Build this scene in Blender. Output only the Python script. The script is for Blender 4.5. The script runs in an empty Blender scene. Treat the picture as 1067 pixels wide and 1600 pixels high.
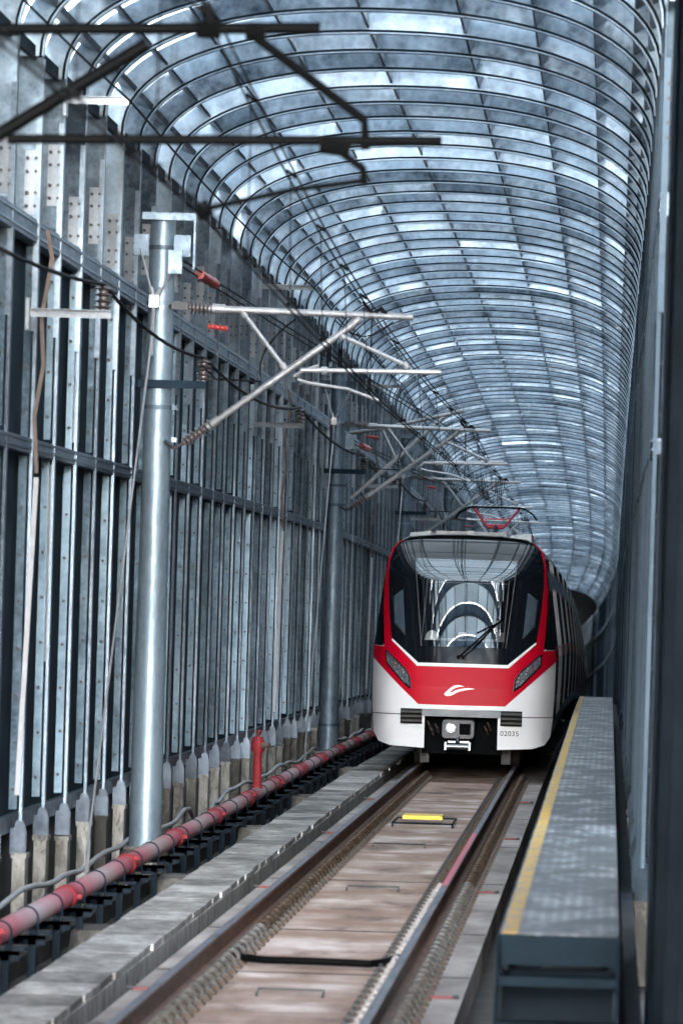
import bpy, bmesh, math, random
from mathutils import Vector, Matrix
from mathutils.geometry import tessellate_polygon
random.seed(7)
sc = bpy.context.scene
COL = sc.collection
R = math.radians

# ------------------------------------------------------------------ camera
F_PX = 8000.0            # focal length in pixels of a 1067 px wide frame
CAM_Z = 2.62
cam = bpy.data.cameras.new('camera')
camo = bpy.data.objects.new('camera', cam)
COL.objects.link(camo)
camo.location = (0, 0, CAM_Z)
camo.rotation_euler = (R(90), -0.03, 0)
cam.sensor_fit = 'HORIZONTAL'
cam.sensor_width = 36.0
cam.lens = F_PX / 1067 * 36.0
# principal point moved (view camera shift) to x = 953, y = 941 of 1067 x 1600
cam.shift_x = -419.5 / 1067
cam.shift_y = 141.0 / 1067
cam.clip_start = 0.5
cam.clip_end = 5000
cam.dof.use_dof = True
cam.dof.focus_distance = 76.0
cam.dof.aperture_fstop = 7.0
sc.camera = camo

# ------------------------------------------------------------------ sky and sun (overcast)
SUN_EL, SUN_AZ = R(9), R(178)
world = bpy.data.worlds.new('World')
sc.world = world
world.use_nodes = True
nt = world.node_tree
bg = nt.nodes['Background']
sky = nt.nodes.new('ShaderNodeTexSky')
sky.sky_type = 'NISHITA'
sky.sun_disc = False
sky.sun_elevation = SUN_EL
sky.sun_rotation = SUN_AZ
sky.dust_density = 2.5
hs = nt.nodes.new('ShaderNodeHueSaturation')      # hazy overcast: the blue is washed out
hs.inputs['Saturation'].default_value = 0.42
nt.links.new(sky.outputs[0], hs.inputs['Color'])
wb = nt.nodes.new('ShaderNodeMix'); wb.data_type = 'RGBA'; wb.blend_type = 'MULTIPLY'   # cool white balance of the picture
wb.inputs[0].default_value = 1.0; wb.inputs[7].default_value = (0.94, 0.995, 1.06, 1)
nt.links.new(hs.outputs[0], wb.inputs[6]); nt.links.new(wb.outputs[2], bg.inputs[0])
bg.inputs[1].default_value = 0.15
sun = bpy.data.lights.new('sun', 'SUN')
sun.energy = 0.9
sun.angle = R(12)
sun.color = (0.93, 0.97, 1.0)
suno = bpy.data.objects.new('sun', sun)
COL.objects.link(suno)
_sd = Vector((math.sin(SUN_AZ) * math.cos(SUN_EL), math.cos(SUN_AZ) * math.cos(SUN_EL), math.sin(SUN_EL)))
suno.rotation_euler = _sd.to_track_quat('Z', 'Y').to_euler()
sc.view_settings.view_transform = 'Standard'
sc.view_settings.look = 'None'
sc.view_settings.exposure = 3.75
sc.view_settings.gamma = 1
sc.render.engine = 'CYCLES'
sc.cycles.use_denoising = True
sc.cycles.max_bounces = 7
sc.cycles.diffuse_bounces = 4
sc.cycles.glossy_bounces = 4
sc.cycles.transmission_bounces = 4
sc.cycles.sample_clamp_indirect = 6
sc.cycles.caustics_reflective = False
sc.cycles.caustics_refractive = False

# ------------------------------------------------------------------ line of the tunnel
def prof(y):
    """sideways offset and drop of the line at distance y (straight and level, then a crest and a left curve)"""
    if y < 73:
        dz = 0
    elif y < 224:
        dz = -0.0001225 * (y - 73) ** 2
    else:
        dz = -0.0001225 * 151 ** 2 - 0.037 * (y - 224)
    dx = 0 if y < 218 else -(y - 218) ** 2 / 4700
    return dx, dz
def W(x, y, z):
    dx, dz = prof(y)
    return (x + dx, y, z + dz)

# ------------------------------------------------------------------ materials
MATS = {}
def new_mat(name):
    m = bpy.data.materials.new(name)
    m.use_nodes = True
    MATS[name] = m
    return m, m.node_tree, m.node_tree.nodes['Principled BSDF']
def N(nt, t, **kw):
    n = nt.nodes.new(t)
    for k, v in kw.items():
        if k in n.inputs: n.inputs[k].default_value = v
        else: setattr(n, k, v)
    return n
def ramp(nt, fac, stops):
    n = nt.nodes.new('ShaderNodeValToRGB')
    el = n.color_ramp.elements
    while len(el) < len(stops): el.new(0.5)
    for e, (p, c) in zip(el, stops):
        e.position = p
        e.color = (*c, 1) if len(c) == 3 else c
    nt.links.new(fac, n.inputs[0])
    return n
def coords(nt, scale=(1, 1, 1), obj=False):
    mp = nt.nodes.new('ShaderNodeMapping')
    mp.inputs['Scale'].default_value = scale
    if obj:
        t = nt.nodes.new('ShaderNodeTexCoord')
        nt.links.new(t.outputs['Object'], mp.inputs[0])
    else:
        g = nt.nodes.new('ShaderNodeNewGeometry')
        nt.links.new(g.outputs['Position'], mp.inputs[0])
    return mp.outputs[0]
def noise(nt, vec, scale, detail=4, rough=0.6, dist=0):
    n = N(nt, 'ShaderNodeTexNoise', Scale=scale, Detail=detail, Roughness=rough, Distortion=dist)
    nt.links.new(vec, n.inputs['Vector'])
    return n.outputs['Fac']
def mixc(nt, fac, a, b, mode='MIX'):
    n = nt.nodes.new('ShaderNodeMix'); n.data_type = 'RGBA'; n.blend_type = mode
    for sock, v in ((n.inputs[0], fac), (n.inputs[6], a), (n.inputs[7], b)):
        if hasattr(v, 'is_linked') or hasattr(v, 'links'): nt.links.new(v, sock)
        elif isinstance(v, (tuple, list)): sock.default_value = (*v, 1) if len(v) == 3 else v
        else: sock.default_value = v
    return n.outputs[2]
def math_n(nt, op, a, b=0.0, c=0.0):
    n = nt.nodes.new('ShaderNodeMath'); n.operation = op
    for i, v in enumerate((a, b, c)):
        if hasattr(v, 'links'): nt.links.new(v, n.inputs[i])
        else: n.inputs[i].default_value = v
    return n.outputs[0]
def bump(nt, b, h, strength=0.3, dist=0.02):
    n = N(nt, 'ShaderNodeBump', Strength=strength, Distance=dist)
    nt.links.new(h, n.inputs['Height'])
    nt.links.new(n.outputs[0], b.inputs['Normal'])

def galvanised(name, dark, light, metallic=0.75, r0=0.28, r1=0.6, big=0.55, fine=9.0, attr=False, rnd=0.35, seg=0.0, stretch=(1, 1, 1), stain=0.25, bumpd=0.01):
    """zinc coated steel: spangle, cloudy dull and bright patches, rain stains"""
    m, nt, b = new_mat(name)
    v = coords(nt, stretch)
    n1 = noise(nt, v, big, 3, 0.55, 0.4)
    n2 = noise(nt, v, fine, 5, 0.7)
    vor = N(nt, 'ShaderNodeTexVoronoi', Scale=fine * 2.2)
    nt.links.new(v, vor.inputs['Vector'])
    mixn = math_n(nt, 'ADD', math_n(nt, 'MULTIPLY', n1, 0.55), math_n(nt, 'MULTIPLY', n2, 0.45))
    mixn = math_n(nt, 'ADD', mixn, math_n(nt, 'MULTIPLY', math_n(nt, 'SUBTRACT', vor.outputs['Distance'], 0.5), 0.10))
    oi = nt.nodes.new('ShaderNodeObjectInfo')
    mixn = math_n(nt, 'ADD', mixn, math_n(nt, 'MULTIPLY', math_n(nt, 'SUBTRACT', oi.outputs['Random'], 0.5), rnd))
    if attr:
        at = nt.nodes.new('ShaderNodeAttribute'); at.attribute_name = 'tone'
        mixn = math_n(nt, 'ADD', mixn, math_n(nt, 'MULTIPLY', math_n(nt, 'SUBTRACT', at.outputs['Fac'], 0.5), 0.5))
    if seg:
        at = nt.nodes.new('ShaderNodeAttribute'); at.attribute_name = 'tone'
        g_ = nt.nodes.new('ShaderNodeNewGeometry'); sp = nt.nodes.new('ShaderNodeSeparateXYZ'); nt.links.new(g_.outputs['Position'], sp.inputs[0])
        cb = nt.nodes.new('ShaderNodeCombineXYZ')
        nt.links.new(math_n(nt, 'MULTIPLY', at.outputs['Fac'], 31.7), cb.inputs[0])
        nt.links.new(math_n(nt, 'FLOOR', math_n(nt, 'DIVIDE', sp.outputs[1], 1.9)), cb.inputs[1])
        wn = nt.nodes.new('ShaderNodeTexWhiteNoise'); nt.links.new(cb.outputs[0], wn.inputs['Vector'])
        mixn = math_n(nt, 'ADD', mixn, math_n(nt, 'MULTIPLY', math_n(nt, 'SUBTRACT', wn.outputs['Value'], 0.5), seg))
    if name not in ('zinc_tube', 'zinc_plate'):
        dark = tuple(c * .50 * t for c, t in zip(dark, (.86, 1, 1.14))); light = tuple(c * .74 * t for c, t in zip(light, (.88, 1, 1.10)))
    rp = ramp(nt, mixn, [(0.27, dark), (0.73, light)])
    colr = rp.outputs[0]
    if stain:
        sv = coords(nt, (6, 6, 0.5))
        sn = noise(nt, sv, 1.6, 4, 0.7)
        sr = ramp(nt, sn, [(0.55, (0, 0, 0)), (0.78, (1, 1, 1))])
        colr = mixc(nt, math_n(nt, 'MULTIPLY', sr.outputs[0], stain), colr, (0.11, 0.09, 0.08))
    nt.links.new(colr, b.inputs['Base Color'])
    b.inputs['Metallic'].default_value = metallic
    rr = ramp(nt, mixn, [(0.3, (r1,) * 3), (0.72, (r0,) * 3)])
    nt.links.new(rr.outputs[0], b.inputs['Roughness'])
    bump(nt, b, math_n(nt, 'ADD', n1, math_n(nt, 'MULTIPLY', n2, 0.15)), 0.35, bumpd)
    return m

def plain(name, col, rough=0.5, metallic=0.0, var=0.15, scale=6.0, coat=0.0, bumps=0.0, stretch=(1, 1, 1)):
    m, nt, b = new_mat(name)
    v = coords(nt, stretch)
    n1 = noise(nt, v, scale, 4, 0.65)
    hi = tuple(min(1, c * (1 + var)) for c in col); lo = tuple(c * (1 - var) for c in col)
    rp = ramp(nt, n1, [(0.3, lo), (0.7, hi)])
    nt.links.new(rp.outputs[0], b.inputs['Base Color'])
    b.inputs['Roughness'].default_value = rough
    b.inputs['Metallic'].default_value = metallic
    b.inputs['Coat Weight'].default_value = coat
    b.inputs['Coat Roughness'].default_value = 0.05
    if bumps: bump(nt, b, n1, bumps, 0.01)
    return m

galvanised('zinc', (0.06, 0.078, 0.095), (0.25, 0.29, 0.325), big=0.8)
galvanised('zinc_rib', (0.08, 0.105, 0.13), (0.66, 0.72, 0.78), metallic=0.7, big=0.9, fine=5, rnd=0.2, seg=0.12, r0=0.36, stain=0.35, bumpd=0.03)
galvanised('zinc_flange', (0.10, 0.118, 0.138), (0.28, 0.315, 0.35), metallic=0.5, stain=0.12)
galvanised('zinc_web', (0.06, 0.09, 0.11), (0.20, 0.26, 0.30), metallic=0.55, stain=0.2)
galvanised('zinc_purlin', (0.05, 0.06, 0.075), (0.16, 0.19, 0.23), metallic=0.3)
galvanised('zinc_lip', (0.45, 0.50, 0.55), (0.85, 0.92, 0.98), metallic=0.3, r0=0.5, stain=0.1)
galvanised('zinc_right_shaded', (0.02, 0.032, 0.044), (0.08, 0.115, 0.145), metallic=0.1, rnd=0.6, r0=0.75, r1=0.9)  # darker copy of the zinc; the right wall's shade is put into its colour
galvanised('zinc_plate', (0.12, 0.135, 0.155), (0.27, 0.30, 0.335), metallic=0.4, stain=0.15, fine=16)
galvanised('zinc_beam', (0.08, 0.10, 0.125), (0.22, 0.26, 0.31), metallic=0.5, stain=0.25, stretch=(1, 0.3, 1))
galvanised('zinc_pole', (0.10, 0.13, 0.15), (0.32, 0.37, 0.41), metallic=0.55, big=1.3, fine=14, r0=0.42, r1=0.62, stain=0.15, stretch=(1, 1, 0.4), bumpd=0.004)
galvanised('zinc_tube', (0.15, 0.155, 0.165), (0.36, 0.365, 0.38), metallic=0.6, big=2, fine=20, stain=0.2, bumpd=0.003)
plain('panel_dark', (0.020, 0.030, 0.040), 0.95, 0.0, 0.3, 2.0)
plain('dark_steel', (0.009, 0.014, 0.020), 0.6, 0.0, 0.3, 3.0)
MATS['dark_steel'].node_tree.nodes['Principled BSDF'].inputs['Specular IOR Level'].default_value = 0.15
MATS['panel_dark'].node_tree.nodes['Principled BSDF'].inputs['Specular IOR Level'].default_value = 0.0
plain('pane_blue', (0.06, 0.085, 0.11), 0.12, 0, 0.2)
plain('stair_steel', (0.010, 0.019, 0.028), 0.6, 0.0, 0.3, 3.0)
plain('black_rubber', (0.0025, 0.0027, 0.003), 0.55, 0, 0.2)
plain('wire', (0.005, 0.005, 0.006), 0.6, 0.0, 0.2)
plain('bolt', (0.035, 0.037, 0.04), 0.6, 0.3, 0.3, 30)
plain('insulator_brown', (0.07, 0.055, 0.055), 0.3, 0, 0.2)
plain('insulator_red', (0.24, 0.012, 0.012), 0.45, 0, 0.2)
plain('white_plastic', (0.27, 0.27, 0.28), 0.5, 0, 0.12, 5)
plain('rust_strap', (0.085, 0.062, 0.052), 0.7, 0.1, 0.3, 6)
plain('red_paint', (0.20, 0.008, 0.014), 0.75, 0, 0.25, 14)
plain('mark_red', (0.42, 0.012, 0.045), 0.5, 0, 0.3, 10)
plain('yellow_paint', (0.80, 0.55, 0.02), 0.5, 0, 0.1)
plain('pad', (0.06, 0.04, 0.028), 0.8, 0, 0.35, 12)
for n_ in ('wire', 'black_rubber', 'stair_steel', 'panel_dark', 'dark_steel'):
    MATS[n_].node_tree.nodes['Principled BSDF'].inputs['Specular IOR Level'].default_value = 0.03
plain('clip_steel', (0.16, 0.15, 0.14), 0.38, 0.7, 0.4, 25)
plain('clip_bronze', (0.08, 0.056, 0.04), 0.4, 0.7, 0.5, 25)
plain('clip_pale', (0.27, 0.255, 0.255), 0.45, 0.2, 0.2, 25)
plain('tag_red', (0.12, 0.008, 0.008), 0.6, 0, 0.3, 20)
plain('train_white', (0.86, 0.87, 0.89), 0.22, 0, 0.015, 1.5, coat=0.6)
plain('train_red', (0.50, 0.002, 0.018), 0.38, 0, 0.04, 1.5)
MATS['train_red'].node_tree.nodes['Principled BSDF'].inputs['Specular IOR Level'].default_value = 0.12
plain('coupler_grey', (0.07, 0.07, 0.075), 0.5, 0.2, 0.2)
plain('train_black', (0.006, 0.008, 0.011), 0.06, 0, 0.05, 1.5)
plain('train_grey', (0.20, 0.21, 0.225), 0.4, 0.3, 0.1, 3)
plain('train_silver', (0.13, 0.15, 0.185), 0.10, 1.0, 0.08, 0.8)
plain('roof_grey', (0.42, 0.40, 0.38), 0.6, 0.0, 0.25, 6)
plain('cab_dark', (0.003, 0.0035, 0.004), 0.8, 0, 0.1)
MATS['cab_dark'].node_tree.nodes['Principled BSDF'].inputs['Specular IOR Level'].default_value = 0.05
plain('helmet_white', (0.85, 0.85, 0.83), 0.3, 0, 0.02)
plain('chrome', (0.17, 0.18, 0.19), 0.3, 0.9, 0.1)
plain('panto_red', (0.55, 0.03, 0.05), 0.4, 0, 0.1)
plain('wheel_steel', (0.03, 0.028, 0.027), 0.6, 0.2, 0.3)
plain('far_green', (0.008, 0.011, 0.012), 0.9, 0, 0.5, 0.4)
plain('water_grey', (0.10, 0.12, 0.12), 0.9, 0, 0.3, 0.02)

# roof sheets: thin aged translucent sheeting that lets some of the daylight through
def mk_roof():
    m, nt, b = new_mat('roof_sheet')
    v = coords(nt)
    n1 = noise(nt, v, 0.7, 4, 0.6, 0.5)
    at = nt.nodes.new('ShaderNodeAttribute'); at.attribute_name = 'tone'
    f = math_n(nt, 'ADD', math_n(nt, 'MULTIPLY', n1, 0.7), math_n(nt, 'MULTIPLY', at.outputs['Fac'], 0.45))
    rp = ramp(nt, f, [(0.25, (0.25, 0.30, 0.36)), (0.8, (0.66, 0.72, 0.78))])
    nt.links.new(rp.outputs[0], b.inputs['Base Color'])
    b.inputs['Roughness'].default_value = 0.5
    b.inputs['Metallic'].default_value = 0.3
    tr = nt.nodes.new('ShaderNodeBsdfTranslucent')
    tr.inputs[0].default_value = (0.86, 0.95, 0.99, 1)
    ms = nt.nodes.new('ShaderNodeMixShader')
    fr = ramp(nt, f, [(0.30, (0.35,) * 3), (0.85, (0.62,) * 3)])
    nt.links.new(fr.outputs[0], ms.inputs[0])
    nt.links.new(b.outputs[0], ms.inputs[1]); nt.links.new(tr.outputs[0], ms.inputs[2])
    nt.links.new(ms.outputs[0], nt.nodes['Material Output'].inputs[0])
mk_roof()

def mk_slab():
    m, nt, b = new_mat('track_slab')
    v = coords(nt, (0.35, 1, 1))
    n1 = noise(nt, v, 1.1, 5, 0.65, 0.3)
    v2 = coords(nt, (1.6, 0.55, 1))
    n2 = noise(nt, v2, 1.0, 5, 0.58, 0.2)
    c1 = ramp(nt, n2, [(0.34, (0.08, 0.05, 0.04)), (0.43, (0.28, 0.19, 0.155)), (0.52, (0.46, 0.345, 0.30)), (0.64, (0.64, 0.54, 0.50))])
    c2 = mixc(nt, ramp(nt, n1, [(0.42, (0, 0, 0)), (0.62, (1, 1, 1))]).outputs[0], c1.outputs[0], (0.26, 0.15, 0.10))
    # rust dust close to the rails
    g = nt.nodes.new('ShaderNodeNewGeometry'); sx = nt.nodes.new('ShaderNodeSeparateXYZ')
    nt.links.new(g.outputs['Position'], sx.inputs[0])
    dl = math_n(nt, 'ABSOLUTE', math_n(nt, 'SUBTRACT', math_n(nt, 'ABSOLUTE', math_n(nt, 'ADD', sx.outputs[0], 2.17)), 0.75))
    near = ramp(nt, math_n(nt, 'ADD', dl, math_n(nt, 'MULTIPLY', math_n(nt, 'SUBTRACT', n1, .5), .25)), [(0.10, (1, 1, 1)), (0.32, (0, 0, 0))])
    c3 = mixc(nt, math_n(nt, 'MULTIPLY', near.outputs[0], 0.75), c2, (0.16, 0.075, 0.045))
    # outer shoulders are plain grey concrete
    outer = math_n(nt, 'GREATER_THAN', math_n(nt, 'ABSOLUTE', math_n(nt, 'ADD', sx.outputs[0], 2.17)), 0.80)
    c4 = mixc(nt, math_n(nt, 'MULTIPLY', outer, 0.75), c3, ramp(nt, n2, [(0.3, (0.11, 0.105, 0.10)), (0.7, (0.38, 0.36, 0.35))]).outputs[0])
    nt.links.new(c4, b.inputs['Base Color'])
    b.inputs['Roughness'].default_value = 0.72
    bump(nt, b, n2, 0.3, 0.01)
mk_slab()

def mk_concrete(name, dark, mid, light, sc_, stretch, stain_col, rough=0.85, obj_rnd=0.3):
    m, nt, b = new_mat(name)
    v = coords(nt, stretch)
    n1 = noise(nt, v, sc_, 6, 0.7, 0.3)
    n2 = noise(nt, coords(nt, (3, 3, 1.2)), 2.2, 5, 0.7, 0.8)
    oi = nt.nodes.new('ShaderNodeObjectInfo')
    f = math_n(nt, 'ADD', n1, math_n(nt, 'MULTIPLY', math_n(nt, 'SUBTRACT', oi.outputs['Random'], 0.5), obj_rnd))
    c = ramp(nt, f, [(0.28, dark), (0.5, mid), (0.75, light)])
    s = ramp(nt, n2, [(0.5, (0, 0, 0)), (0.62, (1, 1, 1))])
    c2 = mixc(nt, math_n(nt, 'MULTIPLY', s.outputs[0], 0.75), c.outputs[0], stain_col)
    nt.links.new(c2, b.inputs['Base Color'])
    b.inputs['Roughness'].default_value = rough
    bump(nt, b, n1, 0.5, 0.01)
mk_concrete('concrete_cover', (0.08, 0.077, 0.074), (0.27, 0.26, 0.25), (0.56, 0.545, 0.53), 1.6, (1.6, 0.7, 1), (0.10, 0.09, 0.085))
mk_concrete('concrete_plinth', (0.03, 0.028, 0.025), (0.13, 0.123, 0.11), (0.32, 0.31, 0.29), 3.5, (1, 1, 0.6), (0.035, 0.032, 0.026), obj_rnd=0.55)
mk_concrete('deck', (0.006, 0.006, 0.006), (0.018, 0.017, 0.016), (0.06, 0.056, 0.05), 2.5, (1, 1, 1), (0.015, 0.014, 0.012))

def mk_rail():
    m, nt, b = new_mat('rail_rust')
    v = coords(nt, (8, 0.8, 8))
    n1 = noise(nt, v, 3, 5, 0.7)
    c = ramp(nt, n1, [(0.3, (0.035, 0.018, 0.012)), (0.6, (0.13, 0.055, 0.03)), (0.8, (0.25, 0.12, 0.07))])
    nt.links.new(c.outputs[0], b.inputs['Base Color'])
    b.inputs['Roughness'].default_value = 0.7
    m, nt, b = new_mat('rail_head')
    v = coords(nt, (14, 0.5, 8))
    n1 = noise(nt, v, 2, 5, 0.7)
    c = ramp(nt, n1, [(0.35, (0.035, 0.035, 0.045)), (0.7, (0.16, 0.17, 0.21))])
    nt.links.new(c.outputs[0], b.inputs['Base Color'])
    b.inputs['Metallic'].default_value = 0.6
    b.inputs['Roughness'].default_value = 0.55
mk_rail()

def mk_pipe():
    m, nt, b = new_mat('pipe_faded')
    g = nt.nodes.new('ShaderNodeNewGeometry'); sx = nt.nodes.new('ShaderNodeSeparateXYZ')
    nt.links.new(g.outputs['Position'], sx.inputs[0])
    # paint has bleached away from the couplings, which sit every 5.2 m
    ph = math_n(nt, 'PINGPONG', math_n(nt, 'SUBTRACT', sx.outputs[1], 36.4), 2.6)
    n1 = noise(nt, coords(nt, (2, 0.7, 2)), 2.0, 5, 0.65, 0.6)
    f = math_n(nt, 'ADD', math_n(nt, 'MULTIPLY', ph, 0.30), math_n(nt, 'MULTIPLY', math_n(nt, 'SUBTRACT', n1, 0.5), 0.5))
    c = ramp(nt, f, [(0.02, (0.28, 0.02, 0.04)), (0.30, (0.36, 0.11, 0.14)), (0.52, (0.34, 0.19, 0.205)), (0.85, (0.33, 0.28, 0.29))])
    nt.links.new(c.outputs[0], b.inputs['Base Color'])
    b.inputs['Roughness'].default_value = 0.75
mk_pipe()

def mk_grating():
    m, nt, b = new_mat('grating')
    v = coords(nt)
    sx = nt.nodes.new('ShaderNodeSeparateXYZ'); nt.links.new(v, sx.inputs[0])
    wx = math_n(nt, 'PINGPONG', sx.outputs[0], 0.032)
    wy = math_n(nt, 'PINGPONG', sx.outputs[1], 0.14)
    hx = math_n(nt, 'GREATER_THAN', wx, 0.014)
    hy = math_n(nt, 'GREATER_THAN', wy, 0.06)
    hole = math_n(nt, 'MULTIPLY', hx, hy)
    n1 = noise(nt, coords(nt, (1.5, 0.6, 1)), 2.0, 6, 0.7, 0.5)
    c = ramp(nt, n1, [(0.40, (0.015, 0.017, 0.02)), (0.50, (0.06, 0.066, 0.074)), (0.60, (0.28, 0.29, 0.31))])
    c2 = mixc(nt, math_n(nt, 'MULTIPLY', hole, 0.72), c.outputs[0], (0.018, 0.021, 0.026))
    nt.links.new(c2, b.inputs['Base Color'])
    b.inputs['Roughness'].default_value = 0.5
    b.inputs['Metallic'].default_value = 0.3
    bump(nt, b, math_n(nt, 'SUBTRACT', n1, hole), 0.4, 0.006)
    m, nt, b = new_mat('yellow_line')
    n1 = noise(nt, coords(nt, (3, 1, 1)), 4.0, 6, 0.75, 0.3)
    c = ramp(nt, n1, [(0.40, (0.25, 0.22, 0.16)), (0.5, (0.55, 0.32, 0.03))])
    nt.links.new(c.outputs[0], b.inputs['Base Color']); b.inputs['Roughness'].default_value = 0.6
mk_grating()

def mk_glass():
    m, nt, b = new_mat('windscreen_glass')
    nt.nodes.remove(b)
    tr = nt.nodes.new('ShaderNodeBsdfTransparent'); tr.inputs[0].default_value = (0.85, 0.88, 0.9, 1)
    gl = nt.nodes.new('ShaderNodeBsdfGlossy'); gl.inputs['Roughness'].default_value = 0.008
    gl.inputs[0].default_value = (0.80, 0.86, 0.90, 1)
    lw = nt.nodes.new('ShaderNodeFresnel'); lw.inputs[0].default_value = 1.75
    f = math_n(nt, 'ADD', lw.outputs[0], 0.12)
    ms = nt.nodes.new('ShaderNodeMixShader')
    nt.links.new(f, ms.inputs[0]); nt.links.new(tr.outputs[0], ms.inputs[1]); nt.links.new(gl.outputs[0], ms.inputs[2])
    nt.links.new(ms.outputs[0], nt.nodes['Material Output'].inputs[0])
    m, nt, b = new_mat('lamp_lens')
    b.inputs['Base Color'].default_value = (0.05, 0.06, 0.07, 1)
    b.inputs['Roughness'].default_value = 0.1; b.inputs['Coat Weight'].default_value = 1
    vor = N(nt, 'ShaderNodeTexVoronoi', Scale=17.0); nt.links.new(coords(nt), vor.inputs['Vector'])
    c = ramp(nt, vor.outputs['Distance'], [(0.22, (0.75, 0.78, 0.80)), (0.42, (0.10, 0.12, 0.14)), (0.6, (0.30, 0.34, 0.38))])
    nt.links.new(c.outputs[0], b.inputs['Base Color']); b.inputs['Metallic'].default_value = 0.6
mk_glass()

# ------------------------------------------------------------------ mesh helpers
class MB:
    def __init__(s): s.v = []; s.f = []; s.m = []; s.tone = None
    def box(s, x0, x1, y0, y1, z0, z1, mi=0):
        i = len(s.v)
        s.v += [(x0, y0, z0), (x1, y0, z0), (x1, y1, z0), (x0, y1, z0), (x0, y0, z1), (x1, y0, z1), (x1, y1, z1), (x0, y1, z1)]
        for q in ((3, 2, 1, 0), (4, 5, 6, 7), (0, 1, 5, 4), (1, 2, 6, 5), (2, 3, 7, 6), (3, 0, 4, 7)):
            s.f.append([i + k for k in q]); s.m.append(mi)
        return s
    def hexa(s, p, mi=0):
        i = len(s.v); s.v += [tuple(q) for q in p]
        for q in ((3, 2, 1, 0), (4, 5, 6, 7), (0, 1, 5, 4), (1, 2, 6, 5), (2, 3, 7, 6), (3, 0, 4, 7)):
            s.f.append([i + k for k in q]); s.m.append(mi)
        return s
    def bar(s, a, b, w, h, mi=0, up=(0, 0, 1)):
        a = Vector(a); b = Vector(b); d = (b - a).normalized()
        u = Vector(up)
        if abs(d.dot(u)) > .98: u = Vector((0, 1, 0))
        sx = d.cross(u).normalized() * (w / 2); sz = sx.cross(d).normalized() * (h / 2)
        return s.hexa([a - sx - sz, a + sx - sz, b + sx - sz, b - sx - sz, a - sx + sz, a + sx + sz, b + sx + sz, b - sx + sz], mi)
    def tube(s, pts, r, n=8, mi=0, cap=True):
        pts = [Vector(p) for p in pts]
        rs = r if isinstance(r, (list, tuple)) else [r] * len(pts)
        rings = []
        ref = None
        for k, p in enumerate(pts):
            d = (pts[min(k + 1, len(pts) - 1)] - pts[max(k - 1, 0)]).normalized()
            if ref is None:
                ref = Vector((0, 0, 1)) if abs(d.z) < .9 else Vector((1, 0, 0))
            u = d.cross(ref)
            if u.length < 1e-4: u = d.cross(Vector((0, 1, 0)))
            u.normalize(); w = u.cross(d).normalized(); ref = w
            i = len(s.v)
            for j in range(n):
                a = 2 * math.pi * j / n
                s.v.append(tuple(p + u * (math.cos(a) * rs[k]) + w * (math.sin(a) * rs[k])))
            rings.append(i)
        for a, b in zip(rings, rings[1:]):
            for j in range(n):
                s.f.append([a + j, a + (j + 1) % n, b + (j + 1) % n, b + j]); s.m.append(mi)
        if cap:
            s.f.append([rings[0] + j for j in range(n)][::-1]); s.m.append(mi)
            s.f.append([rings[-1] + j for j in range(n)]); s.m.append(mi)
        return s
    def strip(s, sec, ys, mi=0, closed=True, fn=W):
        """a section of (x, z) points carried along the line at stations ys"""
        n = len(sec); base = len(s.v)
        for y in ys:
            for (x, z) in sec: s.v.append(fn(x, y, z))
        for k in range(len(ys) - 1):
            for j in range(n if closed else n - 1):
                a = base + k * n + j; b = base + k * n + (j + 1) % n
                s.f.append([a, b, b + n, a + n]); s.m.append(mi)
        if closed:
            s.f.append([base + j for j in range(n)]); s.m.append(mi)
            e = base + (len(ys) - 1) * n
            s.f.append([e + j for j in range(n)][::-1]); s.m.append(mi)
        return s
    def build(s, name, mats, parent=None, smooth=False, root=None, loc=None):
        me = bpy.data.meshes.new(name)
        org = Vector(root) if root is not None else Vector((0, 0, 0))
        me.from_pydata([tuple(Vector(v) - org) for v in s.v], [], s.f)
        if isinstance(mats, str): mats = [mats]
        for m in mats: me.materials.append(MATS[m])
        if len(mats) > 1:
            for p, k in zip(me.polygons, s.m): p.material_index = k
        if smooth:
            me.polygons.foreach_set('use_smooth', [True] * len(me.polygons))
            me.set_sharp_from_angle(angle=R(40))
        if s.tone is not None:
            at = me.attributes.new('tone', 'FLOAT', 'FACE')
            for k, t in enumerate(s.tone): at.data[k].value = t
        me.update()
        bm = bmesh.new(); bm.from_mesh(me); bmesh.ops.recalc_face_normals(bm, faces=bm.faces); bm.to_mesh(me); bm.free()
        o = bpy.data.objects.new(name, me)
        COL.objects.link(o)
        if parent is not None: o.parent = parent
        if loc is not None: o.location = loc
        return o

def tag(o, label, cat, group=None):
    o['label'] = label; o['category'] = cat
    if group: o['group'] = group
    return o
def structure(o, kind='structure'):
    o['kind'] = kind; return o
def thing(name, loc, label, cat, group=None):
    o = bpy.data.objects.new(name, None); COL.objects.link(o)
    o.location = loc; o.empty_display_size = 0.2
    return tag(o, label, cat, group)
def dup_part(src, parent, loc):
    c = src.copy(); COL.objects.link(c); c.parent = parent; c.location = loc
    return c
def copy_tree(o, loc=None, parent=None):
    c = o.copy(); COL.objects.link(c)
    if parent is not None: c.parent = parent
    if loc is not None: c.location = loc
    for ch in list(o.children): copy_tree(ch, None, c)
    return c
def frange(a, b, st):
    n = max(1, int(round((b - a) / st)))
    return [a + (b - a) * k / n for k in range(n + 1)]

XL, XR = -5.2, 0.29          # inner faces of the two walls
SPR = 7.34                   # height where the arch begins
S = 1.9                      # rib spacing
MOUTH, END = 39.0, 287.0
WEND = 335.0
YS = frange(20, 330, 4)

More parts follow.
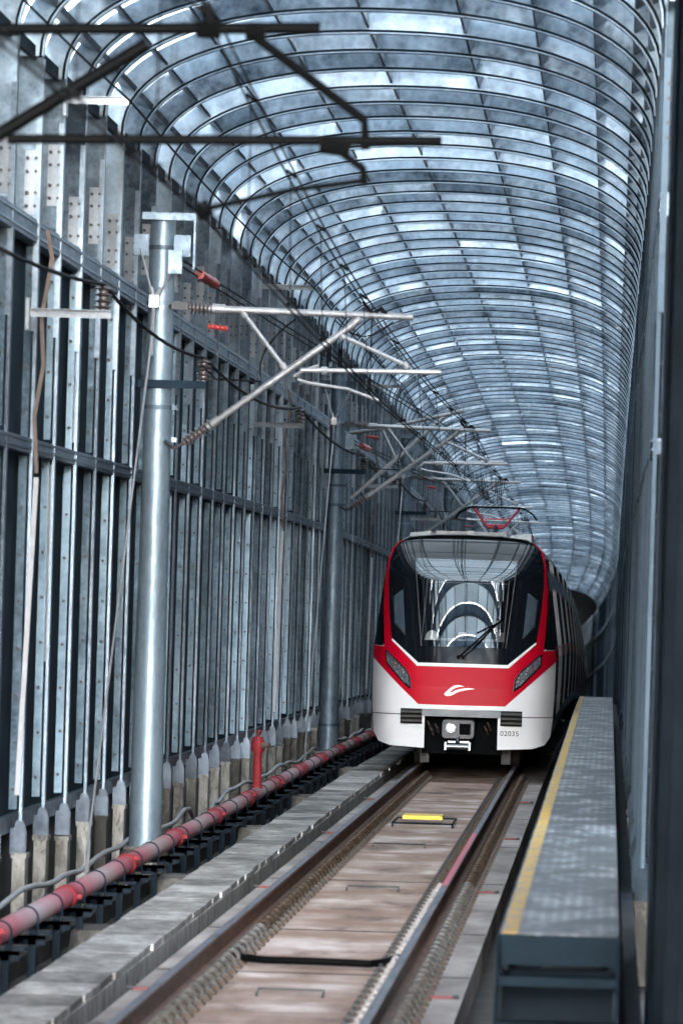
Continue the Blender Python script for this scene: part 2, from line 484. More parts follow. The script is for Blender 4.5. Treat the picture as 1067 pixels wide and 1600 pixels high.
# ------------------------------------------------------------------ ground, bridge deck, track bed
g = MB(); g.box(-900, 900, -600, 1500, -31, -30)
structure(g.build('ground', 'water_grey'))
d = MB(); d.strip([(-6.2, -0.85), (-6.2, -0.45), (1.3, -0.45), (1.3, -0.85)], frange(-60, 340, 5))
structure(d.build('bridge_deck', 'deck'))
d = MB(); d.strip([(-3.28, -0.446), (-3.28, -0.2), (-0.95, -0.2), (-0.95, -0.446)], frange(-60, 330, 3))
structure(d.build('track_bed', 'track_slab'))
jt = MB(); yj = 33.0
while yj < 80:
    jt.box(-3.27, -.96, yj, yj + .035, -.1995, -.196); yj += 4.9 if int(yj) % 2 else 7.6
structure(jt.build('slab_joint', 'black_rubber'))
d = MB(); d.strip([(-3.93, -0.446), (-3.93, -0.15), (-3.40, -0.15), (-3.40, -0.446)], frange(-60, 330, 3))
structure(d.build('cable_trough', 'concrete_plinth'))
h = MB()
for k in range(60):
    a = 2 * math.pi * k / 60
rng = random.Random(3)
hp = []
for k in range(41):
    x = -150 + k * 7.5
    hp.append((x, -30 + 39 + 5 * math.sin(k * .5) + rng.uniform(-2, 2)))
for k in range(40):
    (x0, z0), (x1, z1) = hp[k], hp[k + 1]
    h.hexa([(x0, 420, -30), (x1, 420, -30), (x1, 520, -30), (x0, 520, -30), (x0, 450, z0), (x1, 450, z1), (x1, 490, z1 - 2), (x0, 490, z0 - 2)])
structure(h.build('hills', 'far_green'))

# ------------------------------------------------------------------ trough covers (left walkway of slabs)
rng = random.Random(11)
covers = []
for var in range(3):
    m = MB()
    j = [rng.uniform(-.012, .012) for _ in range(4)]
    x0, x1 = -0.27, 0.25
    m.hexa([(x0 + j[0], -.494, 0), (x1 + j[1], -.494, 0), (x1 + j[2], .494, 0), (x0 + j[3], .494, 0),
            (x0 + j[0], -.494, .05), (x1 + j[1], -.494, .05), (x1 + j[2], .494, .05), (x0 + j[3], .494, .05)])
    me = m.build('trough_cover', 'concrete_cover')
    covers.append(me)
y = 31.5; k = 0
while y < 112:
    o = covers[k] if k < 3 else covers[k % 3].copy()
    if k >= 3: COL.objects.link(o)
    x, yy, z = W(-3.66 + rng.uniform(-.008, .008), y, -0.15)
    o.location = (x, yy, z + .004 + rng.uniform(0, .002))
    o.rotation_euler = (rng.uniform(-.001, .001), rng.uniform(-.004, .004), rng.uniform(-.003, .003))
    tag(o, 'flat weathered concrete cover slab in the cable trough path beside the left rail', 'slab', 'concrete cover slabs along the cable trough')
    y += 1.0; k += 1

# ------------------------------------------------------------------ rails
def rail(x, label, painted=None):
    ys = frange(18, 325, 3)
    t = thing('rail', (x, 30, -0.2), label, 'rail', 'running rails')
    m = MB(); m.strip([(x - .07, -.18), (x - .07, -.168), (x - .012, -.15), (x - .012, -.045), (x - .033, -.03), (x - .033, -.0035),
                       (x + .033, -.0035), (x + .033, -.03), (x + .012, -.045), (x + .012, -.15), (x + .07, -.168), (x + .07, -.18)], ys)
    m.build('rail_web', 'rail_rust', t, root=t.location)
    m = MB(); m.strip([(x - .030, -.0035), (x - .026, .0), (x + .026, .0), (x + .030, -.0035)], ys)
    m.build('rail_head', 'rail_head', t, root=t.location)
    if painted:
        m = MB(); m.strip([(x - .0345, -.028), (x - .0345, -.004), (x - .030, .002), (x + .022, .0025), (x + .022, .0012), (x - .030, -.001)], frange(painted[0], painted[1], 1))
        o = m.build('paint_mark', 'mark_red', t, root=t.location)
    return t
RL, RR = -2.92, -1.42
rail(RL, 'rusty brown steel rail of the track nearest the concrete cover slab path')
rail(RR, 'rusty steel rail with a red paint mark nearest the raised grating walkway', (46.5, 57))

# rail fasteners
def fastener(clip, pale):
    t = thing('rail_fastener', (0, 0, 0), '', 'rail fastener')
    m = MB(); m.box(-.02, .185, -.09, .09, 0, .016); m.box(.03, .17, -.06, .06, .016, .03)
    m.build('pad', 'pad', t)
    m = MB()
    pts = []
    for k in range(13):
        a = math.pi * k / 12
        pts.append((0.075 - 0.055 * math.cos(a) , 0.035 * math.cos(a * 2) * .3 - .02, 0.022 + 0.078 * math.sin(a)))
    m.tube(pts if not pale else [(x * .55, y, z * .8) for x, y, z in pts], 0.019 if not pale else .017, 7)
    m.tube([(.02, -.02, .024), (.03, .05, .026), (.10, .06, .026), (.13, .0, .024)], 0.012, 6)
    m.build('spring_clip', clip, t, smooth=True)
    m = MB(); m.tube([(.135, 0, .02), (.135, 0, .065)], .016, 6); m.box(.11, .16, -.03, .03, .028, .04)
    m.build('anchor_bolt', 'bolt', t)
    return t
rows = [(RL + .072, 1, 'clip_steel', 'bronze spring clip fastener inside the rail nearest the slab path'),
        (RR - .072, -1, 'clip_pale', 'small pale spring clip fastener inside the red marked rail'),
        (RR + .072, 1, 'clip_steel', 'steel spring clip fastener outside the red marked rail')]
for ri, (x, sgn, clip, lab) in enumerate(rows):
    near = fastener(clip, ri == 1); far = fastener('clip_bronze', ri == 1)
    used = {0: False, 1: False}
    for k in range(96):
        y = 32.2 + 0.5 * k
        isfar = (y > (42 if ri == 0 else 49))
        src = far if isfar else near
        if not used[isfar]: o = src; used[isfar] = True
        else: o = copy_tree(src)
        xx, yy, zz = W(x, y, -.2)
        o.location = (xx, yy, zz + .002)
        o.rotation_euler = (0, 0, 0 if sgn > 0 else math.pi)
        if isfar: o['label'] = lab.replace('bronze', 'dark bronze').replace('small pale', 'small brown').replace('steel spring', 'brown spring') + ', farther stretch'
        else: o['label'] = lab + ', nearer stretch'
        o['group'] = ['fasteners inside the left rail', 'fasteners inside the red marked rail', 'fasteners outside the red marked rail'][ri] + (', farther' if isfar else ', nearer')

# small things on the slab
def strap(x, y, sgn, where):
    t = thing('slab_strap', (x, y, W(0, y, -.2)[2] + .003), where, 'strap')
    m = MB(); m.hexa([(-.09, -.035, 0), (.09, -.03, 0), (.09, .03, 0), (-.09, .035, 0), (-.085, -.03, .018), (.085, -.025, .02), (.085, .025, .02), (-.085, .03, .018)])
    m.build('strap_band', 'tag_red', t)
    m = MB(); m.tube([(sgn * .09, 0, .012), (sgn * .135, 0, .014)], .014, 8); m.build('buckle', 'bolt', t)
for (y, w) in ((35.9, 'nearest the black hose'), (48.7, 'beside the pale stretch of rail'), (60.1, 'level with the yellow block'), (70.5, 'just in front of the train')):
    strap(-3.17, y, -1, 'small red strap left of the track, ' + w)
for (y, w) in ((35.9, 'lowest in the picture'), (48.9, 'beside the end of the red rail mark'), (59.9, 'level with the yellow block'), (70.8, 'just in front of the train')):
    strap(-1.11, y, 1, 'small red strap right of the track, ' + w)
for (x0, x1, y, w) in ((-2.57, -1.99, 57.5, 'just below the yellow block'), (-2.42, -1.93, 48.9, 'halfway between hose and yellow block'), (-2.38, -1.92, 35.9, 'in front of the black hose')):
    m = MB(); m.tube([(x0, y - .25, -.198), (x0, y - .2, -.18), (x0, y, -.165), (x1, y, -.165), (x1, y - .2, -.18), (x1, y - .25, -.198)], .008, 6)
    tag(m.build('lifting_loop', 'bolt'), 'thin dark wire loop lying on the track slab ' + w, 'wire loop')
t = thing('track_marker', (-2.23, 63.4, -.2), 'bright yellow block on a thin dark bracket between the rails', 'marker')
m = MB(); m.box(-2.48, -1.99, 63.2, 63.9, -.135, -.09); m.build('yellow_block', 'yellow_paint', t, root=t.location)
m = MB(); m.bar((-2.58, 62.4, -.15), (-1.83, 62.4, -.15), .02, .02); 
for x in (-2.57, -1.84): m.bar((x, 62.4, -.2), (x, 62.4, -.14), .02, .02); m.bar((x, 62.4, -.15), (x, 64.0, -.15), .02, .02)
m.bar((-2.58, 64.0, -.15), (-1.83, 64.0, -.15), .02, .02)
m.build('bracket', 'dark_steel', t, root=t.location)
m = MB(); m.tube([(-2.86, 40.9, -.19), (-2.82, 40.0, -.17), (-2.78, 39.1, -.155), (-2.68, 38.65, -.15), (-2.5, 38.5, -.15), (-2.1, 38.5, -.15), (-1.72, 38.4, -.15), (-1.60, 38.7, -.15), (-1.50, 39.6, -.16), (-1.46, 40.8, -.18)], .03, 10)
tag(m.build('cable_hose', 'black_rubber', smooth=True), 'thick black hose crossing the track slab between the two rails', 'hose')

# ------------------------------------------------------------------ left barrier wall
def hexbolt(m, x, y, z, r=.014, ln=.03, mi=0):
    m.tube([(x, y, z), (x, y - ln, z)], r, 6, mi)

def post_parts(sgn, xf):
    """one wall post at y=0. xf: inner face, sgn: direction away from the track"""
    X = lambda d: xf + sgn * d
    def bx(m, a, b, *r): m.box(min(X(a), X(b)), max(X(a), X(b)), *r)
    m = MB()
    bx(m, 0.0, .008, -.055, .055, .42, SPR)           # inner flange
    bx(m, .008, .032, -.006, .006, .42, 5.6)           # web under the beam
    bx(m, .0, .05, -.066, -.056, 4.9, 6.9)
    flange = m
    m = MB()
    bx(m, .052, .125, -.02, -.008, .62, 3.79)         # panel rail with its bolt row, lower bay
    bx(m, .052, .115, -.02, -.008, 3.95, 5.66)
    web = m
    b = MB()
    z = .8
    while z < 5.6:
        if not (3.7 < z < 4.0): hexbolt(b, X(.085 + .006 * math.sin(z * 9)), -.02, z, .016, .05)
        z += .42
    u = MB()
    bx(u, .012, .30, -.012, .0, 5.92, SPR + .02)       # deep web of the rib leg
    return flange, web, b, u

left_wall = thing('barrier_wall', (XL, 60, 0), 'tall ribbed steel noise barrier wall running behind the round catenary masts', 'barrier wall')
right_wall = thing('barrier_wall', (XR, 60, 0), 'steel noise barrier wall seen edge on beside the raised grating walkway', 'barrier wall')

def wall_bay_panels(parent, sgn, xf, y0, y1):
    X = lambda d: xf + sgn * d
    ys = frange(y0, y1, S)
    def pan(name, mat, d0, d1, z0, z1):
        m = MB(); a, b = sorted((X(d0), X(d1)))
        m.strip([(a, z0), (a, z1), (b, z1), (b, z0)], ys)
        m.build(name, mat, parent, root=parent.location)
    pan('lower_panel', 'panel_dark', .16, .20, .40, 3.87)
    pan('middle_panel', 'panel_dark', .165, .205, 3.875, 5.80)
    pan('upper_panel', 'zinc' if y0 > 30 else 'panel_dark', .30, .33, 5.70, SPR + .16)
    pan('parapet', 'deck', .17, .42, -.46, .39)
    pan('lower_rail', 'zinc_beam', .012, .10, 3.80, 3.93)
    pan('top_beam', 'zinc_beam', .012, .13, 5.68, 5.88)
    # bottom flashing
    pan('base_channel', 'zinc', .10, .16, .40, .55)
    m = MB()
    for (z, dz_) in ((3.83, .02), (3.90, .02), (5.72, .02), (5.835, .02)):
        a, b = sorted((X(.0), X(.012)))
        m.strip([(a, z), (a, z + dz_), (b, z + dz_), (b, z)], ys)
    m.build('rail_lip', 'zinc_flange', parent, root=parent.location)

wall_bay_panels(left_wall, -1, XL, MOUTH - 6, WEND)
wall_bay_panels(right_wall, 1, XR, 40.5, WEND)

def build_wall_posts(parent, sgn, xf, y0, y1, mf='zinc_flange', mw='zinc_web', mu='zinc', mp='zinc_plate'):
    fl, web, bo, up = post_parts(sgn, xf)
    py = Vector(parent.location)
    base = Vector((xf, 0, 0))
    f_o = fl.build('post', mf, parent, root=base)
    w_o = web.build('web', mw, f_o, root=base)
    b_o = bo.build('bolt_row', 'bolt', f_o, root=base)
    u_o = up.build('upper_web', mu, f_o, root=base)
    # splice plates with big bolts
    X = lambda d: sgn * d
    p = MB(); a, b = sorted((X(.02), X(.15)))
    p.box(a, b, -.024, -.012, 6.05, 6.62)
    for zz in (6.12, 6.24, 6.43, 6.55):
        for dd in (.045, .125):
            hexbolt(p, X(dd), -.024, zz, .016, .045, 1)
    p_o = p.build('splice_plate', [mp, 'bolt'], f_o)
    p2 = MB(); p2.box(a, b, -.024, -.012, 6.05, 6.62)
    for kk in range(6):
        for dd in (.045, .125):
            hexbolt(p2, X(dd), -.024, 6.10 + kk * .1, .016, .045, 1)
    # concrete plinth and gusset
    q = MB(); a, b = sorted((X(-.04), X(.075)))
    q.box(a, b, -.13, .13, -.45, .20); q.box(a - .012, b + .012, -.145, .145, .17, .215)
    q_o = q.build('plinth', 'concrete_plinth', f_o)
    gs = MB()
    for yy in (-.07, .05):
        xa, xb = X(-.035), X(.07)
        gs.hexa([(xa, yy, .215), (xb, yy, .215), (xb, yy + .012, .215), (xa, yy + .012, .215),
                 (xa, yy, .42), (xb, yy, .42), (xb, yy + .012, .42), (xa, yy + .012, .42)])
        gs.hexa([(xa, yy, .42), (xb, yy, .42), (xb, yy + .012, .42), (xa, yy + .012, .42),
                 (xa + sgn * .03, yy, .52), (xb - sgn * .02, yy, .52), (xb - sgn * .02, yy + .012, .52), (xa + sgn * .03, yy + .012, .52)])
    gs.box(*sorted((X(0), X(.1))), -.06, .06, .215, .45)
    g_o = gs.build('gusset', 'zinc_purlin' if sgn < 0 else 'zinc_right_shaded', f_o)
    n = int((y1 - y0) / S) + 1
    first = True
    rest = {k: MB() for k in range(2)}
    extra = None
    rgen = random.Random(5); tone_ = 0
    for k in range(n):
        y = y0 + k * S
        dx, dz = prof(y)
        jx = rgen.uniform(-.006, .006) if sgn < 0 else rgen.choice((-.004, 0, .012, .028))
        loc = Vector((xf + dx + jx, y, dz + rgen.uniform(-.03, .03))) - py
        if k < 100:
            if first: o = f_o; first = False
            else:
                o = copy_tree(f_o, None, parent)
            o.location = loc
            for ch in o.children:
                if ch.name.startswith('splice_plate'):
                    ch.location = (0, 0, rgen.choice((-.22, -.1, 0, .08, .15)))
                if ch.name.startswith('plinth'):
                    ch.location = (rgen.uniform(-.01, .01), 0, rgen.uniform(-.02, .05))
        else:
            L = loc + py
            if k % 3 == 0: tone_ = rgen.choice((0, 0, 1, 2))
            X2 = lambda d: L.x + sgn * d
            for m, z0, z1, d0, d1, yy in ((rest[0], .42, SPR, 0, .014, .05), (rest[1], .62, 3.79, .014, .11, .03), (rest[1], 5.92, SPR, .045, .3, .01), (rest[1], -.4, .42, -.02, .15, .08)):
                a, b = sorted((X2(d0), X2(d1)))
                m.box(a, b, L.y - yy, L.y + yy, z0 + dz, z1 + dz, tone_)
    if n > 100:
        o = rest[0].build('far_posts', ['zinc_beam', 'zinc_web', 'panel_dark'], parent, root=py); o['kind'] = 'stuff'
        o = rest[1].build('far_webs', ['zinc_beam', 'panel_dark', 'panel_dark'], parent, root=py); o['kind'] = 'stuff'
build_wall_posts(left_wall, -1, XL, MOUTH - 4.6, WEND)
m = MB()
m.box(XL - .12, XL - .03, 49.9, 49.96, 4.02, 5.28)
for q in range(4): m.box(XL - .13, XL - .02, 49.84, 49.9, 4.02 + q * .31, 4.02 + q * .31 + .20)
m.build('cover_plate', 'zinc_beam', left_wall, root=left_wall.location)
m = MB()
for q in range(30): m.box(XL - .075, XL - .045, 48.0, 48.05, 1.95 + q * .06, 1.985 + q * .06)
m.box(XL - .10, XL - .07, 48.0, 48.06, 1.9, 3.75)
m.build('perforated_strip', 'white_plastic', left_wall, root=left_wall.location)
m = MB()
for z in (3.80, 5.70): m.strip([(XR - .012, z), (XR - .012, z + .13), (XR - .002, z + .13), (XR - .002, z)], frange(200, WEND, 3))
m.build('far_rail', 'zinc_flange', right_wall, root=right_wall.location)
build_wall_posts(right_wall, 1, XR, 40.3, WEND, 'zinc_right_shaded', 'zinc_right_shaded', 'zinc_right_shaded', 'zinc_right_shaded')

# ------------------------------------------------------------------ arched canopy
CX, AW, AH = (XL + XR) / 2, (XR - XL) / 2, 1.14
def arch(t, off=0.0):
    """t 0..1 from the left spring line over to the right one; off: outward"""
    a = math.pi * (1 - t)
    ex = 2.25
    ca, sa = math.cos(a), math.sin(a)
    x = math.copysign(abs(ca) ** (2 / ex), ca); z = abs(sa) ** (2 / ex)
    return (CX + (AW + off) * x, SPR + (AH + off) * z)
def arch_ts(n):
    return [k / n for k in range(n + 1)]

canopy = thing('arched_canopy', (CX, 60, 0), 'long vaulted steel canopy of close curved ribs roofing the whole track', 'canopy')
NT = 36
def rib_mesh(scale=1.0):
    """a plate girder rib: deep web that faces along the track, with an inner flange"""
    ts = arch_ts(NT)
    web = MB(); fl = MB(); shd = MB()
    for lst, y0, y1, o0, o1 in ((web, -.006, .006, .036, .235), (fl, -.05, .05, -.006, .009), (shd, -.03, .006, .009, .036)):
        base = len(lst.v)
        for t in ts:
            for (oo, yy) in ((o0, y0), (o0, y1), (o1, y1), (o1, y0)):
                x, z = arch(t, oo); lst.v.append((x - CX, yy, z))
        for k in range(NT):
            for j in range(4):
                a = base + k * 4 + j; b = base + k * 4 + (j + 1) % 4
                lst.f.append([a, b, b + 4, a + 4]); lst.m.append(0)
    return web, fl, shd
web, fl, shd = rib_mesh()
PT = [0.115, 0.20, 0.29, 0.385, 0.48, 0.575, 0.67, 0.765, 0.85, 0.895]
web.tone = [sum(1 for p in PT if (k // 4 + .5) / NT > p) / 10 for k in range(NT * 4)]
rib0 = web.build('rib', 'zinc_rib', canopy)
fl.build('flange', 'zinc_lip', rib0)
shd.build('shadow_band', 'dark_steel', rib0)  # dark band painting the shadow between flange and web
PT = [0.115, 0.20, 0.29, 0.385, 0.48, 0.575, 0.67, 0.765, 0.85, 0.895]
y = MOUTH; k = 0
far_rib = MB()
rgen = random.Random(9)
y_start = MOUTH + 1
n_rib = int((END - y_start) / S) + 1
for k in range(n_rib):
    y = y_start + k * S
    dx, dz = prof(y)
    if k < 100:
        o = rib0 if k == 0 else copy_tree(rib0, None, canopy)
        o.location = Vector((CX + dx, y, dz + rgen.uniform(-.008, .008))) - Vector(canopy.location)
    else:
        i = len(far_rib.v)
        for lst in (web, fl, shd):
            i = len(far_rib.v)
            far_rib.v += [(v[0] + CX + dx, v[1] + y, v[2] + dz) for v in lst.v]
            far_rib.f += [[q + i for q in f] for f in lst.f]; far_rib.m += [1 if lst is shd else 0] * len(lst.f)
o = far_rib.build('far_ribs', ['zinc_rib', 'dark_steel'], canopy, root=canopy.location); o['kind'] = 'stuff'

# roof sheets: one sheet per bay and per strip, each with its own tone
sheet = MB(); sheet.tone = []
tb = [0, .06, .115] + PT[1:9] + [.93, 1.0]
rgen = random.Random(21)
joints = set()
for k in range(0, n_rib - 1):
    y0 = y_start + k * S; y1 = y0 + S
    rowt = rgen.uniform(-.18, .18)
    for j in range(len(tb) - 1):
        gap = .02
        if k in joints and j in (2, 3, 4, 5, 6, 8): continue      # open movement joint
        ts = [tb[j] + (tb[j + 1] - tb[j]) * q / 4 for q in range(5)]
        tone = min(1, max(0, .5 + rowt + rgen.uniform(-.5, .5)))
        base = len(sheet.v)
        of = .24 + rgen.uniform(0, .02)
        for t in ts:
            x, z = arch(t, of)
            for yy in (y0 + gap, y1 - gap):
                dx, dz = prof(yy)
                sheet.v.append((x + dx, yy, z + dz))
        for q in range(4):
            sheet.f.append([base + 2 * q, base + 2 * q + 1, base + 2 * q + 3, base + 2 * q + 2]); sheet.m.append(0); sheet.tone.append(tone)
sheet.build('roof_sheet', 'roof_sheet', canopy, root=canopy.location, smooth=True)
for pi_, t in enumerate(PT):
    m = MB()
    x, z = arch(t, .05); x2, z2 = arch(t, .22)
    nx, nz = x2 - x, z2 - z; L = math.hypot(nx, nz); tx, tz = -nz / L, nx / L
    w = .014 if pi_ not in (0, 9) else .03
    sec = [(x - tx * w, z - tz * w), (x + tx * w, z + tz * w), (x2 + tx * w, z2 + tz * w), (x2 - tx * w, z2 - tz * w)]
    m.strip(sec, frange(y_start, END, S))
    m.build('purlin', 'zinc_purlin', canopy, root=canopy.location)
# eaves gutters where the vault meets the walls
for (xx, s_) in ((XL - .02, -1), (XR + .02, 1)):
    m = MB(); a, b = sorted((xx + s_ * .05, xx + s_ * .09))
    m.strip([(a, SPR - .02), (a, SPR + .10), (b, SPR + .10), (b, SPR - .02)], frange(y_start, END, S))
    m.build('eaves_strip', 'panel_dark', canopy, root=canopy.location)

# ------------------------------------------------------------------ open frame over the line on the camera's side
frame = thing('open_frame', (CX, 0, 0), 'bare arched steel frame without roofing at the open end of the vault', 'frame')
for k, y in enumerate([36.5 - 5.0 * q for q in range(28)]):
    m = MB()
    pts = [(XL - .1, y, -.4), (XL - .1, y, SPR)] + [(arch(t)[0], y, arch(t)[1]) for t in arch_ts(16)] + [(XR + .1, y, SPR), (XR + .1, y, -.4)]
    for a, b in zip(pts, pts[1:]): m.bar(a, b, .10, .15, up=(0, 1, 0))
    m.build('arch_rib', 'dark_steel', frame, root=frame.location)
for t in (.06, .18, .3, .42, .58, .7, .82, .94):
    m = MB(); x, z = arch(t, .05)
    m.bar((x, -95, z), (x, 38, z), .07, .07); m.build('long_purlin', 'dark_steel', frame, root=frame.location)
m = MB()
for xx, ye in ((XL - .12, 39), (XR + .45, 38)):
    m.box(xx - .02, xx + .02, -100, ye, -.4, 5.6)
m.build('side_panel', 'panel_dark', frame, root=frame.location)

shade = thing('opaque_roof', (CX, 20, 0), 'unseen solid roof added to shade the near end of the line', 'roof')  # out-of-view roof added to shade the foreground arm and walkway end
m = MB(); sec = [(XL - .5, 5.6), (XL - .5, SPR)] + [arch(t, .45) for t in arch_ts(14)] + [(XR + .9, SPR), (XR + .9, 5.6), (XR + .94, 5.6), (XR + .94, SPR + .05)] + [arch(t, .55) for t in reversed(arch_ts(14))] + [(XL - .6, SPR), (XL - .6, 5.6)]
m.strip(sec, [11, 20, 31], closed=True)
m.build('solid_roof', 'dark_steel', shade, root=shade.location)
farb = thing('opaque_roof', (CX, 290, 0), 'dark solid roof section closing off the far end of the vault', 'roof')
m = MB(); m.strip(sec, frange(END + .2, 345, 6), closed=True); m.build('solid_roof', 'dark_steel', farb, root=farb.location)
m = MB(); m.box(XL - .55, XL - .5, 2, 37, -.45, 5.7); m.box(XR + .85, XR + .9, 2, 37, -.45, 5.7); m.build('shade_wall', 'dark_steel', shade, root=shade.location)  # unseen walls added beside the near shading roof

# ------------------------------------------------------------------ near right column and wall edge
t = thing('steel_column', (0.55, 34, -.45), 'black steel column and plate filling the right edge of the view', 'column')
m = MB(); m.box(.325, 1.19, 34.3, 34.34, -.45, 8.2); m.build('column_web', 'dark_steel', t, root=t.location)
m = MB(); m.box(.31, .335, 33.9, 34.2, -.45, 8.2); m.build('column_flange', 'dark_steel', t, root=t.location)
m = MB(); m.box(.385, .40, 33.8, 34.28, -.45, 8.2); m.box(.465, .475, 33.8, 34.28, -.45, 8.2); m.build('column_rib', 'dark_steel', t, root=t.location)
m = MB(); m.tube([(.36, 33.7, -.45), (.36, 33.7, .0), (.36, 33.7, .12)], [.05, .05, .02], 10); m.build('column_foot', 'stair_steel', t, root=t.location)
# ------------------------------------------------------------------ catenary masts
def pole_proto():
    t = thing('catenary_mast', (-4.7, 52.6, 0), 'x', 'mast')
    b = Vector((0, 0, 0))
    m = MB(); m.tube([(0, 0, -.05), (0, 0, .42), (0, 0, 6.45)], [.168, .166, .126], 24); m.build('pole', 'zinc_pole', t, smooth=True)
    m = MB(); m.tube([(0, 0, -.45), (0, 0, -.05)], .26, 16); m.box(-.22, .22, -.22, .22, -.06, -.03); m.build('pole_foot', 'concrete_plinth', t)
    for z, r in ((.40, .178), (4.13, .156), (4.46, .150), (5.53, .145), (6.10, .140)):
        m = MB(); m.tube([(0, 0, z), (0, 0, z + .045)], r, 20)
        if z > 1: m.box(.13, .20, -.04, .04, z, z + .045); m.tube([(.18, -.07, z + .022), (.18, .07, z + .022)], .012, 6)
        m.build('collar', 'zinc_pole', t, smooth=True)
    m = MB(); m.box(-.20, .34, -.20, -.14, 6.46, 6.475); m.box(-.20, .34, -.205, -.195, 6.40, 6.475); m.box(-.19, -.15, -.19, .1, 6.05, 6.25)
    m.box(-.28, -.13, -.18, -.16, 6.03, 6.25); m.box(.13, .30, -.18, -.16, 6.03, 6.25)
    m.box(.33, .35, -.205, -.19, 5.9, 6.475)
    m.build('top_bracket', 'zinc', t)
    # V bridle and guy wire
    m = MB()
    for (x0) in (-.21, .22):
        m.tube([(x0, -.2, 6.10), (-.05 + (.07 if x0 > 0 else -.04), -.22, 5.68)], .011, 6)
        m.tube([(-.05 + (.07 if x0 > 0 else -.04), -.22, 5.70), (-.055, -.24, 5.56)], .024, 6)
    m.box(-.10, -.005, -.26, -.21, 5.50, 5.62)
    m.tube([(-.055, -.25, 5.5), (-.06, -.3, 5.0)], .020, 6)
    m.tube([(-.06, -.28, 5.2), (-.10, -4.9, .15)], .012, 6)
    m.tube([(-.098, -4.8, .25), (-.10, -5.0, -.35)], .022, 6)
    m.build('guy_wire', 'zinc_tube', t, smooth=True)
    # feeder bracket
    m = MB(); m.box(-.20, .50, -.19, -.13, 4.68, 4.70); m.box(-.20, .50, -.19, -.18, 4.70, 4.76); m.build('feeder_bracket', 'stair_steel', t)
    insul(t, (.47, -.16, 4.76), (.47, -.16, 4.98), .04, .085, 5, 'insulator_brown')
    return t
def insul(parent, a, b, r0, r1, n, mat, root=None, name='insulator'):
    m = MB(); a = Vector(a); b = Vector(b)
    m.tube([a, b], r0, 12)
    for k in range(n):
        c = a.lerp(b, (k + .5) / n); d = (b - a) / n * .28
        m.tube([c - d, c, c + d], [r0, r1, r0], 14)
    return m.build(name, mat, parent, smooth=True, root=root)

